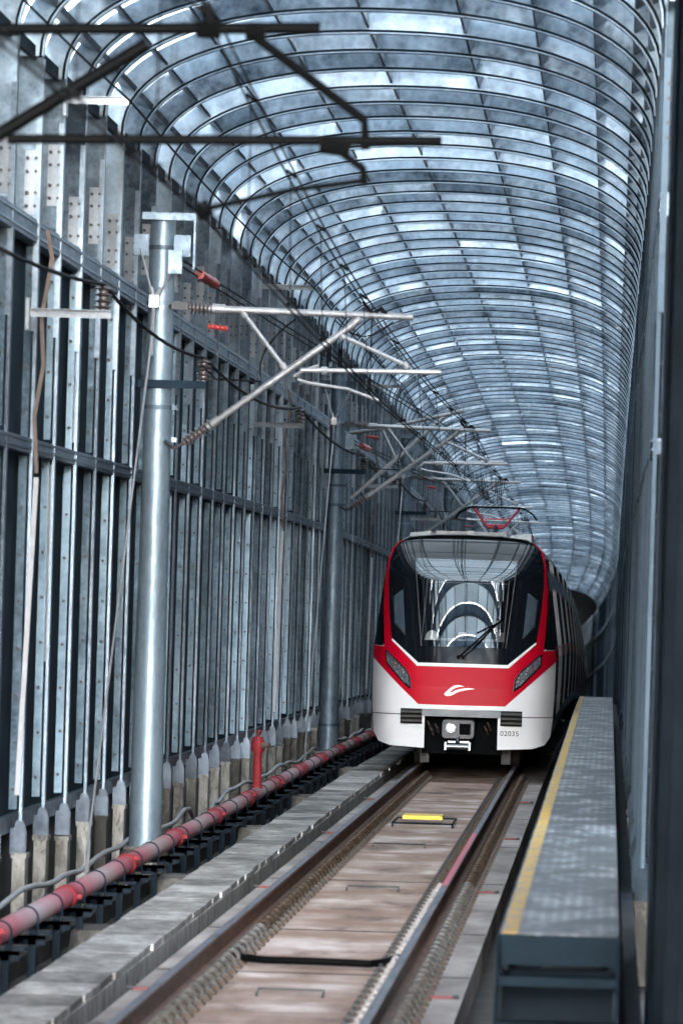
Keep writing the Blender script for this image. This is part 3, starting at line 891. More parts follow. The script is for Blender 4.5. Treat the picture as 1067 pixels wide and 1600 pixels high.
def cantilever(parent, kind):
    """kind 'near': pull-off arm as on the sharp mast; 'far': push-off arm. coordinates relative to the mast"""
    P = lambda x, z, y=-.25: (x + 4.7, y, z)
    if kind == 'near':
        mats = 'zinc_tube'
        m = MB(); m.tube([P(-4.2, 5.50), P(-2.10, 5.475)], [.036, .034], 12)
        m.tube([P(-4.16, 5.50), P(-4.02, 5.50)], .05, 12)
        m.build('top_tube', mats, parent, smooth=True)
        m = MB(); m.tube([P(-4.15, 4.30), P(-2.67, 5.41)], .036, 12); m.tube([P(-4.17, 4.285), P(-4.05, 4.375)], .05, 12); m.tube([P(-2.75, 5.35), P(-2.64, 5.45)], .045, 10)
        m.build('diagonal_strut', mats, parent, smooth=True)
        for (xa, za, xb, zb) in ((-3.83, 5.46, -3.41, 4.93), (-2.82, 5.26, -2.16, 4.98)):
            m = MB(); m.tube([P(xa, za), P(xb, zb)], .022, 8)
            for x, z in ((xa, za), (xb, zb)): m.tube([P(x - .02, z + .03), P(x + .02, z - .03)], .036, 8)
            m.build('brace', mats, parent, smooth=True)
        m = MB(); m.tube([P(-3.23, 4.90), P(-1.80, 4.92)], .026, 10); m.tube([P(-3.02, 4.90), P(-2.96, 4.90)], .042, 8); m.tube([P(-3.3, 4.83), P(-3.2, 4.90), P(-3.05, 4.95)], .018, 6)
        m.build('registration_tube', mats, parent, smooth=True)
        m = MB(); m.tube([P(-3.26, 4.80), P(-3.15, 4.77), P(-2.75, 4.72), P(-2.42, 4.61)], .017, 8); m.build('steady_arm', mats, parent, smooth=True)
        insul(parent, P(-4.38, 5.51), P(-4.14, 5.50), .035, .075, 6, 'insulator_brown')
        insul(parent, P(-4.40, 4.12), P(-4.12, 4.325), .035, .075, 7, 'insulator_brown')
        m = MB(); m.tube([P(-4.6, 5.52, -.1), P(-4.36, 5.51)], .022, 8); m.box(.13, .3, -.27, -.2, 5.48, 5.56); m.tube([P(-4.62, 4.14, -.1), P(-4.5, 4.06), P(-4.38, 4.13)], .020, 8)
        m.build('swivel_fitting', 'bolt', parent)
        m = MB(); m.tube([P(-2.52, 5.6), P(-2.52, 4.62)], .008, 6); 
        m.tube([P(-2.62, 5.62), P(-2.52, 5.5), P(-2.42, 5.56)], .022, 6); m.tube([P(-2.44, 5.56), P(-2.34, 5.46)], .028, 6)
        pts = [P(-3.30, 5.42)] + [P(-3.30 - .35 * math.sin(q / 8 * 1.9), 5.42 - .65 * (q / 8) ** 1.1) for q in range(1, 9)] + [P(-4.1, 4.78), P(-4.24, 4.92)]
        m.tube(pts, .010, 6)
        pts = [P(-2.9 + .1 * q, 5.42 - .16 * math.sin(math.pi * q / 6)) for q in range(7)]
        m.tube(pts, .009, 6)
        m.build('wire_clamp', 'wire', parent)
        insul(parent, P(-4.19, 5.32), P(-3.99, 5.30), .022, .030, 4, 'insulator_red', name='arrester')
    else:
        D = 'black_rubber' if kind == 'dark' else 'zinc_tube'  # near-black stands in for shade on the foreground arm's tubes
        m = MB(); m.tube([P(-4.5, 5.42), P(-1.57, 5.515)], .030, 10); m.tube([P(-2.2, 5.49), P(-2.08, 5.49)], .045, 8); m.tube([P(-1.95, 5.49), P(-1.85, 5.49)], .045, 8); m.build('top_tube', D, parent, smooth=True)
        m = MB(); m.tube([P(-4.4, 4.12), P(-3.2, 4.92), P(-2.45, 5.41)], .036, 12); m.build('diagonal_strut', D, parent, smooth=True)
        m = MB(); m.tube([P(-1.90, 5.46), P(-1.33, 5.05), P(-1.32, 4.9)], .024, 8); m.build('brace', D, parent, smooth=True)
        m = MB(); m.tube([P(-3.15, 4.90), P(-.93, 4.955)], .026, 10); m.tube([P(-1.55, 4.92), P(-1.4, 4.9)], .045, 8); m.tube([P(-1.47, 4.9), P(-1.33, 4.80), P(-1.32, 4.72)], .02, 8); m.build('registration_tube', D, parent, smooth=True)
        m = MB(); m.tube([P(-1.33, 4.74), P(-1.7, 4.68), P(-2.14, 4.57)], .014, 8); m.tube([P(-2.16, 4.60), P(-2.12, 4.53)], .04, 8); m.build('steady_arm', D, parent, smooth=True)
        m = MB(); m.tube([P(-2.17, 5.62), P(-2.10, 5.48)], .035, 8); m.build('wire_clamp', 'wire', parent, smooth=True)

POLES = [52.6, 86.7, 115.6, 146, 177, 208, 239, 270]
mast0 = pole_proto(); cantilever(mast0, 'near')
mlab = ['thick galvanised round mast standing beside the track, nearest of the masts shown whole',
        'galvanised round mast standing directly left of the train cab, behind the red standpipe',
        'galvanised round mast half hidden behind the train roof, third along the wall']
for k, y in enumerate(POLES):
    if k == 0: o = mast0
    else: o = copy_tree(mast0)
    dx, dz = prof(y)
    o.location = (-4.7 + dx, y, dz)
    o['label'] = mlab[k] if k < 3 else 'distant galvanised mast and arm seen small above the train roof'
    o['group'] = 'catenary masts along the left wall' if k < 3 else 'distant catenary masts beyond the train'
# the mast just outside the frame, whose blurred arm, blackened for shade, hangs across the top left
o = thing('catenary_mast', (-4.7, 26.2, 0), 'blurred mast arm coloured black for shade, with tubes and clamps hanging across the top left corner', 'mast', 'catenary masts along the left wall')
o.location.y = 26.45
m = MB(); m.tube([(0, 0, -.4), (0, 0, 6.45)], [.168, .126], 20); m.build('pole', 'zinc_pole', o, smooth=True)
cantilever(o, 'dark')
# overlap arms at the second mast
o2 = thing('overlap_arm', (-4.7, 87.9, prof(87.9)[1]), 'second set of pale tubes and strut beside the mast left of the train', 'mast arm')
m = MB(); P = lambda x, z: (x + 4.7, 0, z)
m.tube([P(-4.55, 5.42), P(-3.95, 5.52), P(-2.60, 5.86)], .034, 12); m.build('top_tube', 'zinc_tube', o2, smooth=True)
m = MB(); m.tube([P(-4.5, 4.30), P(-2.95, 5.74)], .036, 12); m.build('diagonal_strut', 'zinc_tube', o2, smooth=True)
m = MB(); m.tube([P(-4.0, 5.5), P(-3.75, 5.0)], .022, 8); m.build('brace', 'zinc_tube', o2, smooth=True)
m = MB(); m.tube([P(-3.2, 4.95), P(-1.9, 5.0)], .024, 8); m.build('registration_tube', 'zinc_tube', o2, smooth=True)

# ------------------------------------------------------------------ overhead wires
def sag(p, q, n, s):
    p = Vector(p); q = Vector(q)
    return [p.lerp(q, k / n) - Vector((0, 0, s * 4 * (k / n) * (1 - k / n))) for k in range(n + 1)]
sup = [(8, -2.3, 5.5, -2.3, 4.56), (26.2, -2.13, 5.56, -2.14, 4.56)]
for k, y in enumerate(POLES):
    dx, dz = prof(y)
    sup.append((y, (-2.50 if k % 2 == 0 else -2.42) + dx, 5.52 + dz, -2.40 + .1 * (k % 2) + dx, 4.58 + dz))
line = thing('overhead_line', (-2.3, 52.6, 4.6), 'twin black messenger and contact wires with droppers running above the track', 'overhead wire')
mm = MB(); cm = MB()
drops = []
for a, b in zip(sup, sup[1:]):
    for off in (-.03, .03):
        mm.tube(sag((a[1] + off, a[0], a[2]), (b[1] + off, b[0], b[2]), 8, .10), .0075, 6, cap=False)
        cm.tube(sag((a[3] + off * .8, a[0], a[4]), (b[3] + off * .8, b[0], b[4]), 3, .01), .0075, 6, cap=False)
    for t in (.14, .32, .5, .68, .86):
        drops.append((a, b, t))
mm.build('messenger_wire', 'wire', line, root=line.location)
cm.build('contact_wire', 'wire', line, root=line.location)
for a, b, t in drops:
    p = Vector((a[1], a[0], a[2])).lerp(Vector((b[1], b[0], b[2])), t) - Vector((0, 0, .4 * t * (1 - t)))
    q = Vector((a[3], a[0], a[4])).lerp(Vector((b[3], b[0], b[4])), t)
    m = MB(); m.tube([p, q], .004, 5); m.tube([p + Vector((-.03, 0, .02)), p + Vector((.04, 0, -.03))], .012, 5); m.tube([q + Vector((-.03, 0, .0)), q + Vector((.03, 0, .02))], .012, 5)
    m.build('dropper', 'wire', line, root=line.location)
# anchored pair with red strain insulators
def strain(y0, x0, z0, pts, lab):
    t = thing('anchor_wire', (x0, y0, z0), lab, 'anchored wire')
    a = Vector((x0, y0, z0)); b = Vector(pts[0])
    d = (b - a).normalized()
    c0 = a + d * 1.6; c1 = a + d * 3.0
    m = MB()
    for off in (-.022, .022):
        o_ = Vector((off, 0, off))
        m.tube([a + o_, c0 + o_], .010, 6)
        prev = c1 + o_
        for p in pts:
            m.tube([prev, Vector(p) + o_], .0085, 6, cap=False); prev = Vector(p) + o_
    m.build('wire', 'wire', t, root=t.location)
    insul(t, c0, c1, .05, .058, 3, 'insulator_red', root=t.location)
    m = MB(); m.box(a.x - .12, a.x + .02, a.y - .04, a.y + .06, a.z - .12, a.z + .12); m.build('anchor_plate', 'zinc', t, root=t.location)
strain(52.4, -4.50, 5.97, [(-3.55, 74, 5.70), (-2.95, 87.5, 5.55), (-2.6, 116, 5.4)], 'pair of black wires with plump red insulator anchored to the nearest whole mast')
strain(86.5, -4.42, 5.2, [(-3.7, 103, 5.0), (-2.8, 116, 4.95)], 'pair of black wires with red insulator anchored to the mast left of the train')
# jumper loops
m = MB()
for k in range(5):
    x = -2.62 + k * .035
    pts = [(x - .02, 98.2, 5.02 - .01 * k), (x + .02, 98.2, 4.75), (x + .10 + .01 * k, 98.2, 4.56 - .02 * k), (x + .22, 98.2, 4.50 - .02 * k), (x + .36, 98.2, 4.62), (x + .36 + .01 * k, 98.2, 4.9)]
    m.tube(pts, .008, 6)
tag(m.build('jumper_cable', 'wire', smooth=True), 'hanging bundle of looped black jumper cables just above the pantograph', 'cable')

# wall brackets carrying the feeder cable and the upper wire
def wall_bracket(y, z, x1, ins, lab, grp, mat):
    dx, dz = prof(y)
    t = thing('wall_bracket', (XL + .02 + dx, y, z + dz), lab, 'bracket', grp)
    w = x1 - XL - .02
    m = MB(); m.box(0, w, -.005, .005, 0, .07); m.box(0, w, -.06, .0, .065, .072); m.box(-.02, .01, -.08, .08, -.12, .16); m.build('arm', mat, t)
    if ins: insul(t, (w - .07, 0, .072), (w - .07, 0, .29), .04, .085, 4, 'insulator_brown')
    return t
wl = ['pale steel wall bracket with dark insulator beside the left edge of the view', 'pale steel wall bracket with dark insulator between the first two masts', 'pale steel wall bracket with dark insulator beyond the mast left of the train']
for k, y in enumerate((45.0, 73.4, 106, 131)):
    wall_bracket(y, 4.98, -4.46, True, wl[k] if k < 3 else 'small distant wall bracket with insulator above the train roof', 'wall brackets of the feeder cable', 'zinc_plate')
wl = ['pale angle bracket high on the wall at the foot of the vault, top left', 'pale angle bracket high on the wall above the second arm', 'pale angle bracket high on the wall, third and farthest']
for k, (y, z) in enumerate(((47.5, 7.10), (74, 7.0), (106, 7.05))):
    wall_bracket(y, z, -4.60 if k == 0 else -4.42, False, wl[k], 'upper wall brackets under the vault', 'zinc_plate')
up = [(-4.7, 25, 7.3), (-4.60, 47.5, 7.15), (-4.42, 74, 7.05), (-4.42, 106, 7.0), (-4.42, 140, 6.4), (-4.42, 200, 4.6)]
m = MB()
for a, b in zip(up, up[1:]): m.tube(sag(a, b, 6, .10), .011, 6, cap=False)
tag(m.build('upper_cable', 'wire'), 'thin black cable sagging along the foot of the vault between the high brackets', 'cable')
fd = [(-4.25, 26, 5.05), (-4.53, 45.0, 5.28), (-4.23, 52.44, 5.0), (-4.53, 73.4, 5.28), (-4.23, 86.54, 4.98), (-4.53, 106, 5.14), (-4.23, 115.5, 4.78), (-4.53, 131, 4.9), (-4.3, 146, 4.4), (-4.3, 177, 3.7)]
m = MB()
for a, b in zip(fd, fd[1:]): m.tube(sag(a, b, 10, .10 + .004 * (b[1] - a[1])), .017, 8, cap=False)
tag(m.build('feeder_cable', 'black_rubber', smooth=True), 'thick black feeder cable sagging from insulator to insulator along the wall', 'cable')

# down-lead guards: white conduit with a brown strap above
for k, y in enumerate((44.6, 78.4, 108, 137)):
    dx, dz = prof(y)
    t = thing('cable_guard', (-5.10, y, dz), ['tall white strip leaning on the wall at the left edge of the view', 'tall thin white strip on the wall between the first two masts', 'thin white strip on the wall just left of the train', 'thin distant white strip beyond the train'][k], 'cable guard', 'white down-lead guards on the wall')
    m = MB(); m.bar((-5.06, y + .3, 3.56 + dz), (-5.06, y - .45, .80 + dz), .042, .03); m.build('white_conduit', 'white_plastic', t, root=t.location)
    m = MB(); pts = [(-5.06, y + .3, 3.6), (-5.10, y + .35, 4.1), (-5.04, y + .4, 4.55), (-5.08, y + .5, 4.98), (-5.0, y + .5, 5.5), (-5.05, y + .5, 5.75)]
    for a, b in zip(pts, pts[1:]): m.bar((a[0], a[1], a[2] + dz), (b[0], b[1], b[2] + dz), .035, .008)
    m.build('twisted_strap', 'rust_strap', t, root=t.location)

# ------------------------------------------------------------------ red fire main, standpipe, white conduit
def pw(y): return W(-4.35, y, 0.09)
pipe = thing('fire_main', (-4.35, 60, .09), 'long faded red water pipe running along the foot of the left wall', 'pipe')
m = MB(); m.tube([pw(y) for y in frange(22, 150, 2.6)], .083, 20); m.build('pipe_run', 'pipe_faded', pipe, smooth=True, root=pipe.location)
y = 31.2 + .001
cpl = MB()
cpl.tube([(0, -.075, 0), (0, -.06, 0), (0, .06, 0), (0, .075, 0)], [.086, .098, .098, .086], 20); cpl.box(.06, .135, -.03, .03, -.015, .02); cpl.tube([(.115, -.05, .0), (.115, .05, .0)], .013, 6)
c0 = cpl.build('coupling', 'red_paint', pipe, smooth=True)
first = True
while y < 148:
    o = c0 if first else dup_part(c0, pipe, (0, 0, 0)); first = False
    o.location = Vector(pw(y)) - Vector(pipe.location); o.rotation_euler = (0, random.uniform(-.6, .3), 0)
    y += 5.2
cl = MB()
for k in range(20):
    a0, a1 = 2 * math.pi * k / 20, 2 * math.pi * (k + 1) / 20
    cl.hexa([(r_ * math.cos(a), yy, r_ * math.sin(a)) for (yy) in (-.018, .018) for (r_, a) in ((.084, a0), (.094, a0), (.094, a1), (.084, a1))])
cl.tube([(.088, 0, 0), (.088, 0, -.17)], .008, 6); cl.tube([(-.088, 0, 0), (-.088, 0, -.17)], .008, 6)
cl0 = cl.build('pipe_clamp', 'dark_steel', pipe)
br = MB(); br.box(-.42, .15, -.03, .03, -.16, -.13); br.box(-.42, .15, -.03, -.024, -.20, -.13); br.box(.02, .08, -.03, .03, -.54, -.13); br.box(-.36, -.30, -.03, .03, -.54, -.13)
br.box(.10, .20, -.05, .05, -.12, -.10)
br0 = br.build('support_bracket', 'dark_steel', pipe)
y = 31.9; first = True
while y < 140:
    if first: a, b = cl0, br0; first = False
    else: a, b = dup_part(cl0, pipe, (0, 0, 0)), dup_part(br0, pipe, (0, 0, 0))
    a.location = b.location = Vector(pw(y)) - Vector(pipe.location)
    y += 1.73
blk = MB(); blk.hexa([(-.25, -.5, 0), (.25, -.5, 0), (.25, .5, 0), (-.25, .5, 0), (-.22, -.45, .24), (.22, -.45, .24), (.22, .45, .24), (-.22, .45, .24)])
b0 = blk.build('support_block', 'concrete_plinth')
blab = ['stained concrete block under the red pipe left of the first mast', 'stained concrete block under the red pipe just past the first mast', 'stained concrete block under the red pipe below the red standpipe', 'stained concrete block under the red pipe between standpipe and second mast', 'stained concrete block under the red pipe beside the train nose']
for k, y in enumerate((42.5, 50.5, 61.5, 71.5, 84)):
    o = b0 if k == 0 else b0.copy()
    if k: COL.objects.link(o)
    o.location = (-4.12, y, -.45 + prof(y)[1]); tag(o, blab[k], 'concrete block', 'concrete blocks under the red pipe')
# dark longitudinal channel under the pipe supports
m = MB(); m.strip([(-4.6, -.46), (-4.6, -.30), (-4.52, -.30), (-4.52, -.46)], YS); m.strip([(-4.10, -.46), (-4.10, -.36), (-3.99, -.36), (-3.99, -.46)], YS)
tag(m.build('drain_channel', 'deck'), 'dark dirty drainage channel edge beneath the red pipe', 'channel')
t = thing('standpipe', (-4.35, 64.1, .14), 'upright bright red standpipe with brass valve rising from the long faded pipe', 'standpipe')
m = MB(); m.tube([(0, 0, 0), (0, 0, .48)], .052, 16); m.tube([(0, 0, .02), (0, 0, .06)], .075, 16); m.build('riser', 'red_paint', t, smooth=True)
m = MB(); m.tube([(0, 0, .46), (0, 0, .50), (0, 0, .60), (0, 0, .66)], [.06, .085, .085, .06], 16); m.build('valve_body', 'red_paint', t, smooth=True)
m = MB(); m.tube([(.05, -.05, .56), (.15, -.08, .56)], .035, 12); m.build('outlet', 'rust_strap', t, smooth=True)
m = MB(); m.tube([(0, 0, .66), (0, 0, .72)], .02, 8); m.tube([(0, 0, .72), (0, 0, .745)], .05, 12); m.build('valve_top', 'tag_red', t, smooth=True)
wc = []
yy = 30.0
while yy < 110:
    z = -.055 + .035 * math.sin(yy * .75) + .02 * math.sin(yy * 1.9)
    if abs(yy - 63) < 1.2: z -= .16
    wc.append(W(-4.93 + .02 * math.sin(yy), yy, z + .02)); yy += .8
m = MB(); m.tube(wc, .026, 8); tag(m.build('white_conduit', 'white_plastic', smooth=True), 'wavy white plastic conduit running behind the red pipe past the concrete plinths', 'conduit')

# ------------------------------------------------------------------ raised walkway on the right
walk = thing('raised_walkway', (-.21, 60, 0), 'raised grating walkway with worn yellow edge line and steps at its near end', 'walkway')
WX0, WX1, WZ, WY0 = -.525, .10, .87, 26.8
yl = WY0; first = None; k = 0
def deck_mb(y0, y1):
    m = MB(); m.strip([(WX0, WZ - .035), (WX0, WZ), (WX1, WZ), (WX1, WZ - .035)], frange(y0 + .012, y1 - .012, 1.0)); return m
while yl < 97:
    y1 = min(yl + 3.0, 98)
    deck_mb(yl, y1).build('deck_panel', 'grating', walk, root=walk.location)
    yl = y1
ys = frange(WY0, 98, 1.5)
m = MB(); m.strip([(WX0 + .012, WZ + .001), (WX0 + .012, WZ + .005), (WX0 + .092, WZ + .005), (WX0 + .092, WZ + .001)], ys); m.build('edge_line', 'yellow_line', walk, root=walk.location)
m = MB()
for x in (WX0, WX1 - .05): m.strip([(x, WZ - .19), (x, WZ - .037), (x + .05, WZ - .037), (x + .05, WZ - .19)], ys)
m.build('side_beam', 'dark_steel', walk, root=walk.location)
for k in range(24):
    y = WY0 + 1.2 + k * 3
    m = MB()
    for x in (WX0 + .03, WX1 - .08): 
        dx, dz = prof(y); m.box(x + dx, x + .05 + dx, y - .03, y + .03, -.45 + dz, WZ - .19 + dz)
    m.bar((WX0 + .05, y, .1 + prof(y)[1]), (WX1 - .05, y, .1 + prof(y)[1]), .04, .04)
    m.build('trestle', 'dark_steel', walk, root=walk.location)
m = MB()
for x in (WX0 - .01, WX1 - .01): m.hexa([(x, WY0 - 1.6, -.45), (x + .012, WY0 - 1.6, -.45), (x + .012, WY0 - 1.35, -.45), (x, WY0 - 1.35, -.45), (x, WY0 - .1, WZ), (x + .012, WY0 - .1, WZ), (x + .012, WY0 + .1, WZ), (x, WY0 + .1, WZ)])
for x in (WX0 - .01, WX1 - .01): m.box(x - .004, x + .02, WY0 - .06, WY0, -.45, WZ)
m.build('stringer', 'stair_steel', walk, root=walk.location)
m = MB(); m.box(WX0, WX1, WY0 - .02, WY0 - .008, WZ - .16, WZ - .004); m.build('end_plate', 'stair_steel', walk, root=walk.location)
m = MB(); m.box(WX0 + .01, WX1 - .02, WY0 + .3, WY0 + .32, -.45, WZ - .2); m.build('end_screen', 'dark_steel', walk, root=walk.location)
for k in range(5):
    z = WZ - .21 - k * .22; y = WY0 - .15 - k * .26
    m = MB(); m.box(WX0 + .004, WX1 - .012, y - .12, y + .1, z - .03, z); m.box(WX0 + .004, WX1 - .012, y - .125, y - .12, z - .045, z + .004); m.build('step', 'stair_steel', walk, root=walk.location)
# cable duct running in the shade between walkway and right wall
m = MB(); m.strip([(.15, -.3), (.15, .35), (.24, .35), (.24, -.3)], YS)
tag(m.build('side_duct', 'dark_steel'), 'dark duct in the narrow gap between walkway and right wall', 'duct')

# ------------------------------------------------------------------ train
TY = 78.4; TXC = -2.225
HALF = [(0, 3.60), (.5, 3.59), (.9, 3.545), (1.07, 3.46), (1.16, 3.36), (1.22, 3.15), (1.28, 2.75), (1.335, 2.35), (1.39, 1.95), (1.415, 1.68), (1.41, 1.2), (1.39, .75), (1.36, .50), (1.28, .38), (1.1, .325), (.56, .30)]
def hw(z):
    """half width of the front outline at height z"""
    pts = [p for p in HALF[1:] ]
    for (x0, z0), (x1, z1) in zip(pts, pts[1:]):
        if z1 <= z <= z0: return x0 + (x1 - x0) * (z0 - z) / max(1e-6, z0 - z1)
    return 1.0
def FY(x, z):
    u = min(1.0, abs(x) / 1.42)
    y = .12 * u ** 2 + .79 * u ** 7
    if z > 1.25: y += .17 * (z - 1.25)
    if z > 2.9: y += 1.25 * (z - 2.9) ** 2
    if z < .95: y += .10 * (.95 - z)
    return TY + y
def FN(x, z):
    e = 1e-3
    gx = (FY(x + e, z) - FY(x - e, z)) / (2 * e); gz = (FY(x, z + e) - FY(x, z - e)) / (2 * e)
    return Vector((gx, -1, gz)).normalized()
train = thing('metro_train', (TXC, TY, 0), 'red and white metro train with black windscreen mask coming along the track', 'train')
TR = Vector(train.location)
def patch(name, polys, mat, off=0.0, cell=.06, parent=None, thick=0.0):
    """paint or glass laid on the curved nose: plane outlines cut into cells and carried onto the surface"""
    tris = []
    for poly in polys:
        for t_ in tessellate_polygon([[Vector((x, z, 0)) for x, z in poly]]):
            tris.append([poly[k] if isinstance(k, int) else (k[0], k[1]) for k in t_])
    def clip(p, ax, c, keep):
        out = []
        for a, b in zip(p, p[1:] + p[:1]):
            da, db = (a[ax] - c) * keep, (b[ax] - c) * keep
            if da >= 0: out.append(a)
            if (da > 0 and db < 0) or (da < 0 and db > 0):
                t = da / (da - db); out.append((a[0] + (b[0] - a[0]) * t, a[1] + (b[1] - a[1]) * t))
        return out
    bm = bmesh.new(); vmap = {}
    def vert(p):
        k = (round(p[0] * 20000), round(p[1] * 20000))
        if k not in vmap: vmap[k] = bm.verts.new((p[0], 0, p[1]))
        return vmap[k]
    for t_ in tris:
        xa = math.floor(min(p[0] for p in t_) / cell)
        while xa * cell < max(p[0] for p in t_):
            c1 = clip(clip(t_, 0, xa * cell, 1), 0, (xa + 1) * cell, -1); xa += 1
            if len(c1) < 3: continue
            za = math.floor(min(p[1] for p in c1) / cell)
            while za * cell < max(p[1] for p in c1):
                c2 = clip(clip(c1, 1, za * cell, 1), 1, (za + 1) * cell, -1); za += 1
                vs = []
                for p in c2:
                    v = vert(p)
                    if v not in vs: vs.append(v)
                if len(vs) >= 3:
                    ar = sum(a.co.x * b.co.z - b.co.x * a.co.z for a, b in zip(vs, vs[1:] + vs[:1]))
                    if abs(ar) < 1e-9: continue
                    try: bm.faces.new(vs if ar > 0 else vs[::-1])
                    except ValueError: pass
    nor = []
    if thick:
        r = bmesh.ops.extrude_face_region(bm, geom=bm.faces[:])
        for g_ in r['geom']:
            if isinstance(g_, bmesh.types.BMVert): g_.co.y = -thick
    for v in bm.verts:
        x, z = v.co.x, v.co.z; t_ = v.co.y
        n = FN(x, z); nor.append(n)
        v.co = Vector((x + TXC, FY(x, z), z)) + n * (off - t_) - TR
    me = bpy.data.meshes.new(name); bmesh.ops.recalc_face_normals(bm, faces=bm.faces[:])
    if not thick:
        for f in bm.faces:
            if f.normal.y > 0: f.normal_flip()
    bm.to_mesh(me); bm.free()
    me.materials.append(MATS[mat])
    if not thick:
        me.polygons.foreach_set('use_smooth', [True] * len(me.polygons))
        me.normals_split_custom_set_from_vertices(nor)
    o = bpy.data.objects.new(name, me); COL.objects.link(o); o.parent = parent or train
    return o
def mir(p): return [(-x, z) for x, z in reversed(p)]
# outline half polygons
low = [(x, z) for x, z in HALF if z < 1.9]
lowR = [(1.395, 1.9)] + low                                   # clockwise down the right side
white_low = [(0, 1.78), (1.15, 1.78), (1.30, 1.9)] + lowR + [(.56, .79), (0, .79)]
patch('body_shell', [white_low, mir(white_low)], 'train_white', 0)
upR = [(0, 3.60), (.5, 3.59), (.9, 3.545), (1.07, 3.46), (1.16, 3.36), (1.22, 3.15), (1.28, 2.75), (1.335, 2.35), (1.39, 1.95), (1.395, 1.9)]
# red surround: strip up the side of the mask and the lower bonnet
redstrip = [(1.00, 3.50), (1.07, 3.458), (1.158, 3.36), (1.216, 3.16), (1.262, 2.75), (1.262, 2.5), (1.235, 1.95), (1.225, 1.835), (1.405, 1.845), (1.414, 1.68), (1.40, 1.655), (.665, .97), (0, .965), (0, 1.60), (.69, 1.60), (1.11, 1.95), (1.165, 2.4), (1.195, 2.83), (1.188, 3.15), (1.13, 3.36)]
patch('red_surround', [redstrip, mir(redstrip)], 'train_red', .004)
# black mask round the windscreen opening
WT, WB, ZT, ZB = .785, .645, 3.21, 1.86
maskR = [(0, 3.60), (.5, 3.59), (.9, 3.545), (1.0, 3.50), (1.13, 3.36), (1.188, 3.15), (1.195, 2.83), (1.165, 2.4), (1.11, 1.95), (.69, 1.585), (0, 1.585), (0, ZB), (WB, ZB), (WT, ZT), (0, ZT)]
patch('black_mask', [maskR, mir(maskR)], 'train_black', .006)
# white trim line under the mask
trim = [(0, 1.605), (.685, 1.605), (1.10, 1.965), (1.105, 1.935), (.70, 1.555), (0, 1.555)]
patch('white_trim', [trim, mir(trim)], 'train_white', .010)
side_blk = [(1.255, 1.845), (1.40, 1.855), (1.393, 1.95), (1.335, 2.36), (1.285, 2.74), (1.265, 2.76), (1.268, 2.5)]
patch('side_mask', [side_blk, mir(side_blk)], 'train_black', .004)
side_sl = [(1.286, 2.75), (1.222, 3.15), (1.163, 3.36), (1.160, 3.36), (1.216, 3.16), (1.264, 2.76)]
patch('side_edge', [side_sl, mir(side_sl)], 'train_silver', .002)
ws = [(-WT, ZT), (WT, ZT), (WB, ZB), (-WB, ZB)]
patch('windscreen', [ws], 'windscreen_glass', .009)
fr = []
for (a, b) in ((ws[0], ws[1]), (ws[1], ws[2]), (ws[3], ws[0])):
    d_ = Vector((b[0] - a[0], b[1] - a[1])).normalized(); n_ = Vector((-d_.y, d_.x)) * .006
    fr.append([(a[0] + n_.x, a[1] + n_.y), (b[0] + n_.x, b[1] + n_.y), (b[0] - n_.x, b[1] - n_.y), (a[0] - n_.x, a[1] - n_.y)])
patch('windscreen_seal', fr, 'coupler_grey', .012)
# side lights of the mask
for s_ in (1, -1):
    q = [(.955, 2.72), (1.10, 2.615), (1.065, 2.21), (.90, 2.03)]
    q = q if s_ > 0 else mir(q)
    patch('side_window', [q], 'pane_blue', .010)
    q2 = [(1.10, 2.615), (1.112, 2.625), (1.076, 2.20), (.895, 2.005), (.892, 2.03), (1.065, 2.215)]
    q2 = q2 if s_ > 0 else mir(q2)
    patch('window_edge', [q2], 'chrome', .013)
    hl = [(1.20, 1.782), (1.178, 1.775), (1.165, 1.775), (.88, 1.515), (.795, 1.385), (.775, 1.20), (.80, 1.205), (.885, 1.262), (1.12, 1.515), (1.185, 1.60)]
    hl_in = [(1.178, 1.745), (1.16, 1.745), (.895, 1.500), (.82, 1.375), (.803, 1.245), (.875, 1.29), (1.10, 1.530), (1.165, 1.615)]
    hl = hl if s_ > 0 else mir(hl); hl_in = hl_in if s_ > 0 else mir(hl_in)
    ring = patch('headlight', [hl], 'train_black', .012)
    patch('lens', [hl_in], 'lamp_lens', .016, .03, parent=ring)
    rim = [(1.178, 1.775), (1.165, 1.775), (.88, 1.515), (.795, 1.385), (.775, 1.20), (.786, 1.207), (.806, 1.38), (.888, 1.508), (1.168, 1.765)]
    rim = rim if s_ > 0 else mir(rim)
    patch('chrome_rim', [rim], 'chrome', .019, parent=ring)
    rim2 = [(.88, 1.285), (1.108, 1.525), (1.17, 1.61), (1.178, 1.745), (1.169, 1.742), (1.160, 1.615), (1.10, 1.535), (.872, 1.296)]
    rim2 = rim2 if s_ > 0 else mir(rim2)
    patch('chrome_rim', [rim2], 'chrome', .019, parent=ring)
    bar_ = [(1.03, 1.615), (1.045, 1.628), (1.075, 1.515), (1.06, 1.50)]
    bar_ = bar_ if s_ > 0 else mir(bar_)
    patch('divider', [bar_], 'tag_red', .020, parent=ring)
logo = [(-.271, 1.124), (-.262, 1.15), (-.197, 1.215), (-.134, 1.262), (-.085, 1.276), (-.045, 1.278), (.036, 1.258), (-.035, 1.253), (-.093, 1.240), (-.144, 1.208), (-.184, 1.171), (-.163, 1.160), (-.10, 1.195), (-.043, 1.215), (.077, 1.236), (.199, 1.227), (.110, 1.216), (.038, 1.200), (-.04, 1.180), (-.082, 1.162), (-.13, 1.132), (-.175, 1.113), (-.222, 1.105)]
patch('emblem', [logo], 'train_white', .007, .2)
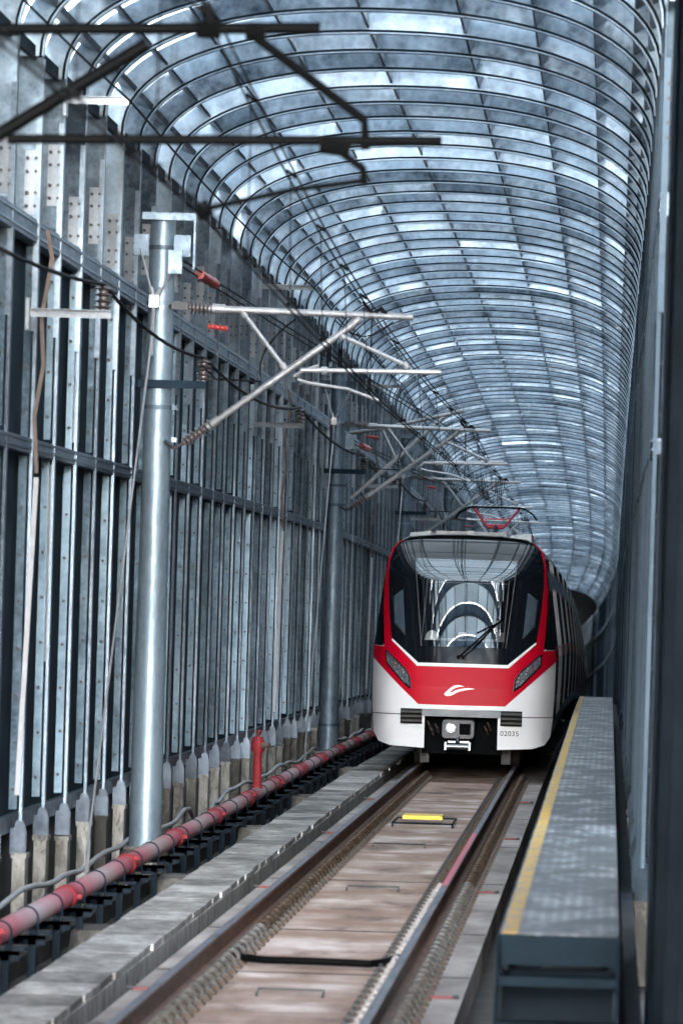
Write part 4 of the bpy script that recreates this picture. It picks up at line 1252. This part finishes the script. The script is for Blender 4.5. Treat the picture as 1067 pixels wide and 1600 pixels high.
# dark seam between bonnet and skirt
seam = [(.91, .805), (1.398, .800), (1.398, .812), (.91, .817)]
patch('panel_seam', [seam, mir(seam)], 'black_rubber', .005)
for s_ in (1, -1):
    x0, x1 = sorted((s_ * .60, s_ * .93))
    y_ = FY(.75, .78)
    g = MB(); g.box(TXC + x0, TXC + x1, y_ - .05, y_ + .1, .67, .90)
    gr = g.build('front_grille', 'black_rubber', train, root=TR)
    g = MB()
    for q in range(3):
        z = .70 + q * .068
        g.hexa([(TXC + x0 + .01, y_ - .10, z), (TXC + x1 - .01, y_ - .10, z), (TXC + x1 - .01, y_ - .05, z + .01), (TXC + x0 + .01, y_ - .05, z + .01),
                (TXC + x0 + .01, y_ - .10, z + .03), (TXC + x1 - .01, y_ - .10, z + .03), (TXC + x1 - .01, y_ - .05, z + .05), (TXC + x0 + .01, y_ - .05, z + .05)])
    g.build('louvre', 'wheel_steel', gr, root=TR)
bump_ = [(-.60, .80), (.60, .80), (.60, .905), (-.60, .905)]
patch('bumper_bar', [bump_], 'train_grey', .012, thick=.03)
# coupler recess, coupler and roller
m = MB(); m.box(TXC - .62, TXC + .62, TY + .8, TY + .9, .2, .8); m.build('coupler_recess', 'cab_dark', train, root=TR)
y_ = TY + .1
cp = MB(); cx = TXC - .045
import itertools
def rrect(cx, cz, w, h, r, n=5):
    pts = []
    for (sx, sz, a0) in ((1, 1, 0), (-1, 1, 90), (-1, -1, 180), (1, -1, 270)):
        for k in range(n + 1):
            a = R(a0 + 90 * k / n); pts.append((cx + sx * (w / 2 - r) + r * math.cos(a), cz + sz * (h / 2 - r) + r * math.sin(a)))
    return pts
rr = rrect(cx, .60, .50, .29, .06)
i = len(cp.v); n = len(rr)
for (yy, s2) in ((y_, .97), (y_ + .02, 1.0), (y_ + .5, 1.0)):
    for (x, z) in rr: cp.v.append((cx + (x - cx) * s2, yy, .60 + (z - .60) * s2))
for k in range(2):
    for j in range(n): cp.f.append([k * n + j, k * n + (j + 1) % n, (k + 1) * n + (j + 1) % n, (k + 1) * n + j]); cp.m.append(0)
cp.f.append(list(range(n))[::-1]); cp.m.append(0)
cpo = cp.build('coupler', 'coupler_grey', train, root=TR)
m = MB(); m.tube([(cx - .115, y_ - .05, .615), (cx - .115, y_ + .02, .615)], [.075, .088], 20); m.build('coupler_cone', 'lamp_lens', cpo, smooth=True, root=TR)
m = MB(); 
for (a, b) in (((cx + .0, .70), (cx + .21, .70)), ((cx, .50), (cx + .21, .50)), ((cx, .70), (cx, .50)), ((cx + .21, .70), (cx + .21, .50))):
    m.bar((a[0], y_ - .01, a[1]), (b[0], y_ - .01, b[1]), .03, .03)
m.box(cx + .02, cx + .19, y_ - .006, y_ + .01, .515, .685, 1)
m.build('coupler_plate', ['coupler_grey', 'cab_dark'], cpo, root=TR)
m = MB(); m.tube([(cx - .16, y_ - .06, .335), (cx + .16, y_ - .06, .335)], .045, 16); m.tube([(cx, y_ - .02, .47), (cx, y_ - .06, .40)], .035, 12)
m.box(cx - .20, cx - .17, y_ - .1, y_ + .1, .28, .40); m.box(cx + .17, cx + .20, y_ - .1, y_ + .1, .28, .40); m.box(cx - .15, cx + .17, y_ - .02, y_ + .2, .39, .42)
m.build('coupler_roller', 'chrome', cpo, smooth=True, root=TR)
m = MB()
for q, (xx, zz) in enumerate(((-.52, .66), (-.48, .58), (.36, .60), (.40, .66), (-.40, .62))):
    m.tube([(TXC + xx, y_ + .1, zz + .05), (TXC + xx + .03, y_ + .0, zz), (TXC + xx + .05, y_ + .2, zz - .08)], .014, 6)
m.build('brake_hose', 'rust_strap', cpo, root=TR)
# number
def text(body, size, x, z, mat, name, parent, off=.008):
    cu = bpy.data.curves.new(name, 'FONT'); cu.body = body; cu.size = size; cu.extrude = 0.001; cu.align_x = 'LEFT'; cu.space_character = 1.08
    o = bpy.data.objects.new(name, cu); COL.objects.link(o)
    dg = bpy.context.evaluated_depsgraph_get(); me = bpy.data.meshes.new_from_object(o.evaluated_get(dg))
    COL.objects.unlink(o); bpy.data.objects.remove(o)
    for v in me.vertices:
        lx, lz, e = v.co.x + x, v.co.y + z, v.co.z
        n = FN(lx, lz); v.co = Vector((lx + TXC, FY(lx, lz), lz)) + n * (off + e) - TR
    me.materials.clear(); me.materials.append(MATS[mat])
    o = bpy.data.objects.new(name, me); COL.objects.link(o); o.parent = parent
text('02035', .108, .60, .52, 'cab_dark', 'number', train)
# wiper
def onf(x, z, o_=.03): 
    n = FN(x, z); p = Vector((x + TXC, FY(x, z), z)) + n * o_; return p
m = MB(); m.tube([onf(-.07, 1.70), onf(.20, 1.96), onf(.47, 2.22)], .012, 8); m.tube([onf(.0, 1.70), onf(.25, 1.93), onf(.47, 2.20)], .009, 8)
m.tube([onf(.20, 2.08, .04), onf(.47, 2.22, .04), onf(.60, 2.30, .04)], .010, 8); m.tube([onf(.16, 1.86, .035), onf(.60, 2.33, .035)], .012, 6)
m.tube([onf(-.07, 1.70, .0), onf(-.07, 1.70, .06)], .03, 10); m.tube([onf(0, 1.70, .0), onf(0, 1.70, .06)], .03, 10)
m.build('wiper', 'black_rubber', train, smooth=True, root=TR)
# cab interior seen through the windscreen
m = MB()
m.box(TXC - 1.0, TXC + 1.0, TY + 2.3, TY + 2.35, 1.0, 3.4); m.box(TXC - 1.02, TXC - .98, TY + .6, TY + 2.3, 1.5, 3.2); m.box(TXC + .98, TXC + 1.02, TY + .6, TY + 2.3, 1.5, 3.2)
m.box(TXC - 1.0, TXC + 1.0, TY + .7, TY + 2.3, 1.4, 1.45)
m.build('cab_wall', 'cab_dark', train, root=TR)
m = MB(); m.box(TXC - .78, TXC + .70, TY + .20, TY + .95, 1.88, 1.955); m.box(TXC - .60, TXC + .55, TY + .52, TY + .56, 1.955, 1.99, 1); m.build('dashboard', ['cab_dark', 'coupler_grey'], train, root=TR)
m = MB(); m.box(TXC + .50, TXC + .62, TY + .5, TY + .6, 1.955, 2.10); m.bar((TXC - .66, TY + .6, 1.955), (TXC - .60, TY + .62, 2.9), .015, .015); m.bar((TXC + .60, TY + .62, 1.955), (TXC + .66, TY + .62, 2.9), .015, .015); m.bar((TXC - .60, TY + .62, 2.85), (TXC + .66, TY + .62, 2.85), .012, .012)
m.build('sun_blind_frame', 'coupler_grey', train, root=TR)
# hard hat and card on the dashboard (things of their own)
hx, hy, hz = TXC - .49, TY + .31, 1.957
t = thing('hard_hat', (hx, hy, hz), 'white hard hat lying on the dashboard behind the windscreen', 'hard hat')
m = MB()
for a in range(9):
    ph = math.pi / 2 * a / 8
    for b in range(24):
        th = 2 * math.pi * b / 24
        rad = 1 + (.04 if b % 24 in (11, 12, 13, 23, 0, 1) and a < 8 else 0)
        m.v.append((.105 * rad * math.cos(ph) * math.cos(th), .12 * math.cos(ph) * math.sin(th), .02 + .125 * rad * math.sin(ph)))
for a in range(8):
    for b in range(24):
        m.f.append([a * 24 + b, a * 24 + (b + 1) % 24, (a + 1) * 24 + (b + 1) % 24, (a + 1) * 24 + b]); m.m.append(0)
m.build('hat_shell', 'helmet_white', t, smooth=True)
m = MB(); m.tube([(0, -.02, .0), (0, -.02, .006), (0, -.015, .022)], [.118, .120, .106], 24); m.build('hat_brim', 'helmet_white', t, smooth=True)
t = thing('dash_card', (TXC - .03, TY + .24, 1.957), 'small white framed square card with black symbol standing on the dashboard', 'card')
m = MB(); m.box(-.06, .06, 0, .006, 0, .135); m.build('card_board', 'white_plastic', t)
m = MB(); m.box(-.042, .042, -.004, -.001, .025, .11); m.build('symbol_field', 'cab_dark', t)
m = MB()
for (x0, x1, z0, z1) in ((-.004, .004, .035, .10), (-.028, .028, .093, .10), (-.028, -.02, .06, .093), (.02, .028, .06, .093), (-.028, .028, .056, .064), (-.014, .014, .04, .046)): m.box(x0, x1, -.007, -.0045, z0, z1)
m.build('symbol', 'white_plastic', t)

# train sides and roof: body section carried along the line
def body_sec(k=1.0):
    r = [(x, z) for x, z in HALF if z >= .5]
    return r
cars = [(TY + .9, TY + 21.0)] + [(TY + 21.6 + 20.1 * q, TY + 41.1 + 20.1 * q) for q in range(5)]
for ci, (y0, y1) in enumerate(cars):
    secs = [('car_roof', 'roof_grey', [(0, 3.597), (.5, 3.587), (.9, 3.542), (1.07, 3.457)]),
            ('car_side_upper', 'train_silver', [(1.07, 3.457), (1.158, 3.357), (1.217, 3.15), (1.262, 2.95)]),
            ('window_band', 'train_black', [(1.262, 2.95), (1.277, 2.75), (1.332, 2.35), (1.387, 1.95), (1.395, 1.88)]),
            ('waist_stripe', 'train_red', [(1.395, 1.88), (1.412, 1.68)]),
            ('car_side_lower', 'train_silver' if ci else 'train_silver', [(1.412, 1.68), (1.407, 1.2), (1.387, .75), (1.357, .50)])]
    ystep = frange(y0, y1, 2.0)
    for (nm, mat, sec) in secs:
        m = MB()
        sec2 = sec
        if ci == 0:
            pass
        m.strip([(TXC + x, z) for x, z in sec2], ystep, closed=False)
        m.strip([(TXC - x, z) for x, z in sec2], ystep, closed=False)
        m.build(nm, mat, train, smooth=True, root=TR)
    m = MB(); m.strip([(TXC - 1.25, .35), (TXC - 1.25, .9), (TXC + 1.25, .9), (TXC + 1.25, .35)], frange(y0 + (.6 if ci == 0 else 0), y1, 2)); m.build('underframe', 'cab_dark', train, root=TR)
    m = MB()
    dxx, dzz = prof(y1)
    m.strip([(TXC - 1.1, .6), (TXC - 1.1, 3.3), (TXC + 1.1, 3.3), (TXC + 1.1, .6)], frange(y1, y1 + .6, .3)); m.build('gangway', 'black_rubber', train, root=TR)
    m = MB()
    yd = y0 + 1.6
    while yd < y1 - .5:
        for s_ in (-1, 1):
            ps = [(1.20, 3.28), (1.277, 2.75), (1.332, 2.35), (1.387, 1.95), (1.412, 1.68), (1.407, 1.2), (1.387, .75)]
            for (xa, za), (xb, zb) in zip(ps, ps[1:]):
                m.bar(W(TXC + s_ * (xa - .002), yd, za), W(TXC + s_ * (xb - .002), yd, zb), .06, .016, up=(1, 0, 0), mi=int(yd * 3) % 2)
        yd += 1.25 if int(yd) % 3 else .65
    m.build('door_frame', ['black_rubber', 'train_grey'], train, root=TR)  # door frame bars; alternating tones imitate streaks reflected in the car side
    # bogies
    for yb in (y0 + 2.2, y1 - 2.5):
        m = MB(); dxx, dzz = prof(yb)
        m.box(TXC - .95 + dxx, TXC + .95 + dxx, yb - 1.2, yb + 1.2, .30 + dzz, .55 + dzz)
        bg_ = m.build('bogie', 'cab_dark', train, root=TR)
        for yw in (yb - 1.0, yb + 1.0):
            for s_ in (-1, 1):
                m = MB(); xw = TXC + dxx + .052 + s_ * .76; m.tube([(xw - .06, yw, .42 + dzz), (xw + .06, yw, .42 + dzz)], .42, 28); m.tube([(xw - s_ * .07, yw, .42 + dzz), (xw - s_ * .05, yw, .42 + dzz)], .445, 28)
                m.build('wheel', 'wheel_steel', bg_, smooth=True, root=TR)
# skin between nose outline and car body (cab flank)
m = MB(); base = [p for p in HALF if p[1] > .30]
mats_ = ['roof_grey', 'train_red', 'train_black', 'train_white', 'train_silver']
def flank(s_):
    for (x0, z0), (x1, z1) in zip(base, base[1:]):
        zm = (z0 + z1) / 2
        if x1 < 1.0 and z1 > 3: mi = 2
        elif zm > 3.2: mi = 1
        elif zm > 2.4: mi = 4
        elif zm > 1.86: mi = 2
        elif zm > 1.7: mi = 1
        else: mi = 3
        i = len(m.v)
        for (x, z) in ((x0, z0), (x1, z1)):
            for q in range(5):
                ys_ = FY(x, z) + .0 ; ye = TY + 1.6 if z < 3.2 else TY + 1.9
                yy = ys_ + (max(ye, ys_ + .1) - ys_) * q / 4
                m.v.append((TXC + s_ * x, yy, z + 0))
        for q in range(4): m.f.append([i + q, i + q + 1, i + 5 + q + 1, i + 5 + q]); m.m.append(mi)
flank(1); flank(-1)
m.build('cab_flank', mats_, train, root=TR, smooth=True)
m = MB(); m.box(TXC - 1.2, TXC + 1.2, TY + 1.3, TY + 1.4, .45, .9); m.build('cab_floor', 'cab_dark', train, root=TR)
m = MB()
for s_ in (-1, 1): 
    x0, x1 = sorted((TXC + .052 + s_ * .70, TXC + .052 + s_ * .56)); m.box(x0, x1, TY + 1.0, TY + 1.25, .05, .6)
m.build('rail_guard', 'wheel_steel', train, root=TR)
# roof fairings and pantograph
m = MB()
for s_ in (-1, 1):
    x0, x1 = sorted((TXC + s_ * .98, TXC + s_ * .60)); m.hexa([(x0, TY + 2.0, 3.40), (x1, TY + 2.0, 3.40), (x1, TY + 5, 3.40), (x0, TY + 5, 3.40), (x0 + .03, TY + 2.3, 3.625), (x1 - .03, TY + 2.3, 3.66), (x1 - .03, TY + 5, 3.66), (x0 + .03, TY + 5, 3.625)])
m.build('roof_fairing', 'roof_grey', train, root=TR)
m = MB(); m.box(TXC - .56, TXC + .56, TY + 2.6, TY + 4.6, 3.5, 3.67); m.box(TXC - .06, TXC + .06, TY + 2.3, TY + 2.6, 3.55, 3.68)
for x in (-.36, .55): m.tube([(TXC + x, TY + 1.8, 3.55), (TXC + x, TY + 1.8, 3.60), (TXC + x, TY + 1.8, 3.66)], [.05, .03, .012], 10)
m.build('roof_unit', 'roof_grey', train, root=TR)
PY = 98.0; pz = prof(PY)[1]
def Pp(x, z, y=0): return (TXC + x, PY + y, z + pz)
m = MB()
for s_ in (-1, 1): m.tube([Pp(s_ * .43, 4.42), Pp(s_ * .155, 4.06)], .022, 8)
m.tube([Pp(-.16, 4.06), Pp(.16, 4.06)], .032, 8); m.tube([Pp(-.22, 4.22), Pp(.22, 4.22)], .014, 8); m.tube([Pp(-.16, 4.10), Pp(.16, 4.10)], .02, 8)
pf = m.build('pantograph_frame', 'panto_red', train, smooth=True, root=TR)
m = MB(); m.tube([Pp(0, 4.06), Pp(0, 3.66, -1.2)], .04, 8); m.box(TXC - .5, TXC + .5, PY - 1.6, PY + .6, 3.6 + pz, 3.66 + pz); m.build('pantograph_base', 'dark_steel', pf, root=TR)
m = MB()
for yy in (-.15, .15):
    m.tube([Pp(-.78, 4.22, yy), Pp(-.70, 4.33, yy), Pp(-.55, 4.42, yy), Pp(-.45, 4.445, yy), Pp(.45, 4.445, yy), Pp(.55, 4.42, yy), Pp(.70, 4.33, yy), Pp(.78, 4.22, yy)], .016, 8)
for x in (-.43, .43): m.tube([Pp(x, 4.42, -.15), Pp(x, 4.42, .15)], .016, 6)
m.build('collector_head', 'cab_dark', pf, smooth=True, root=TR)
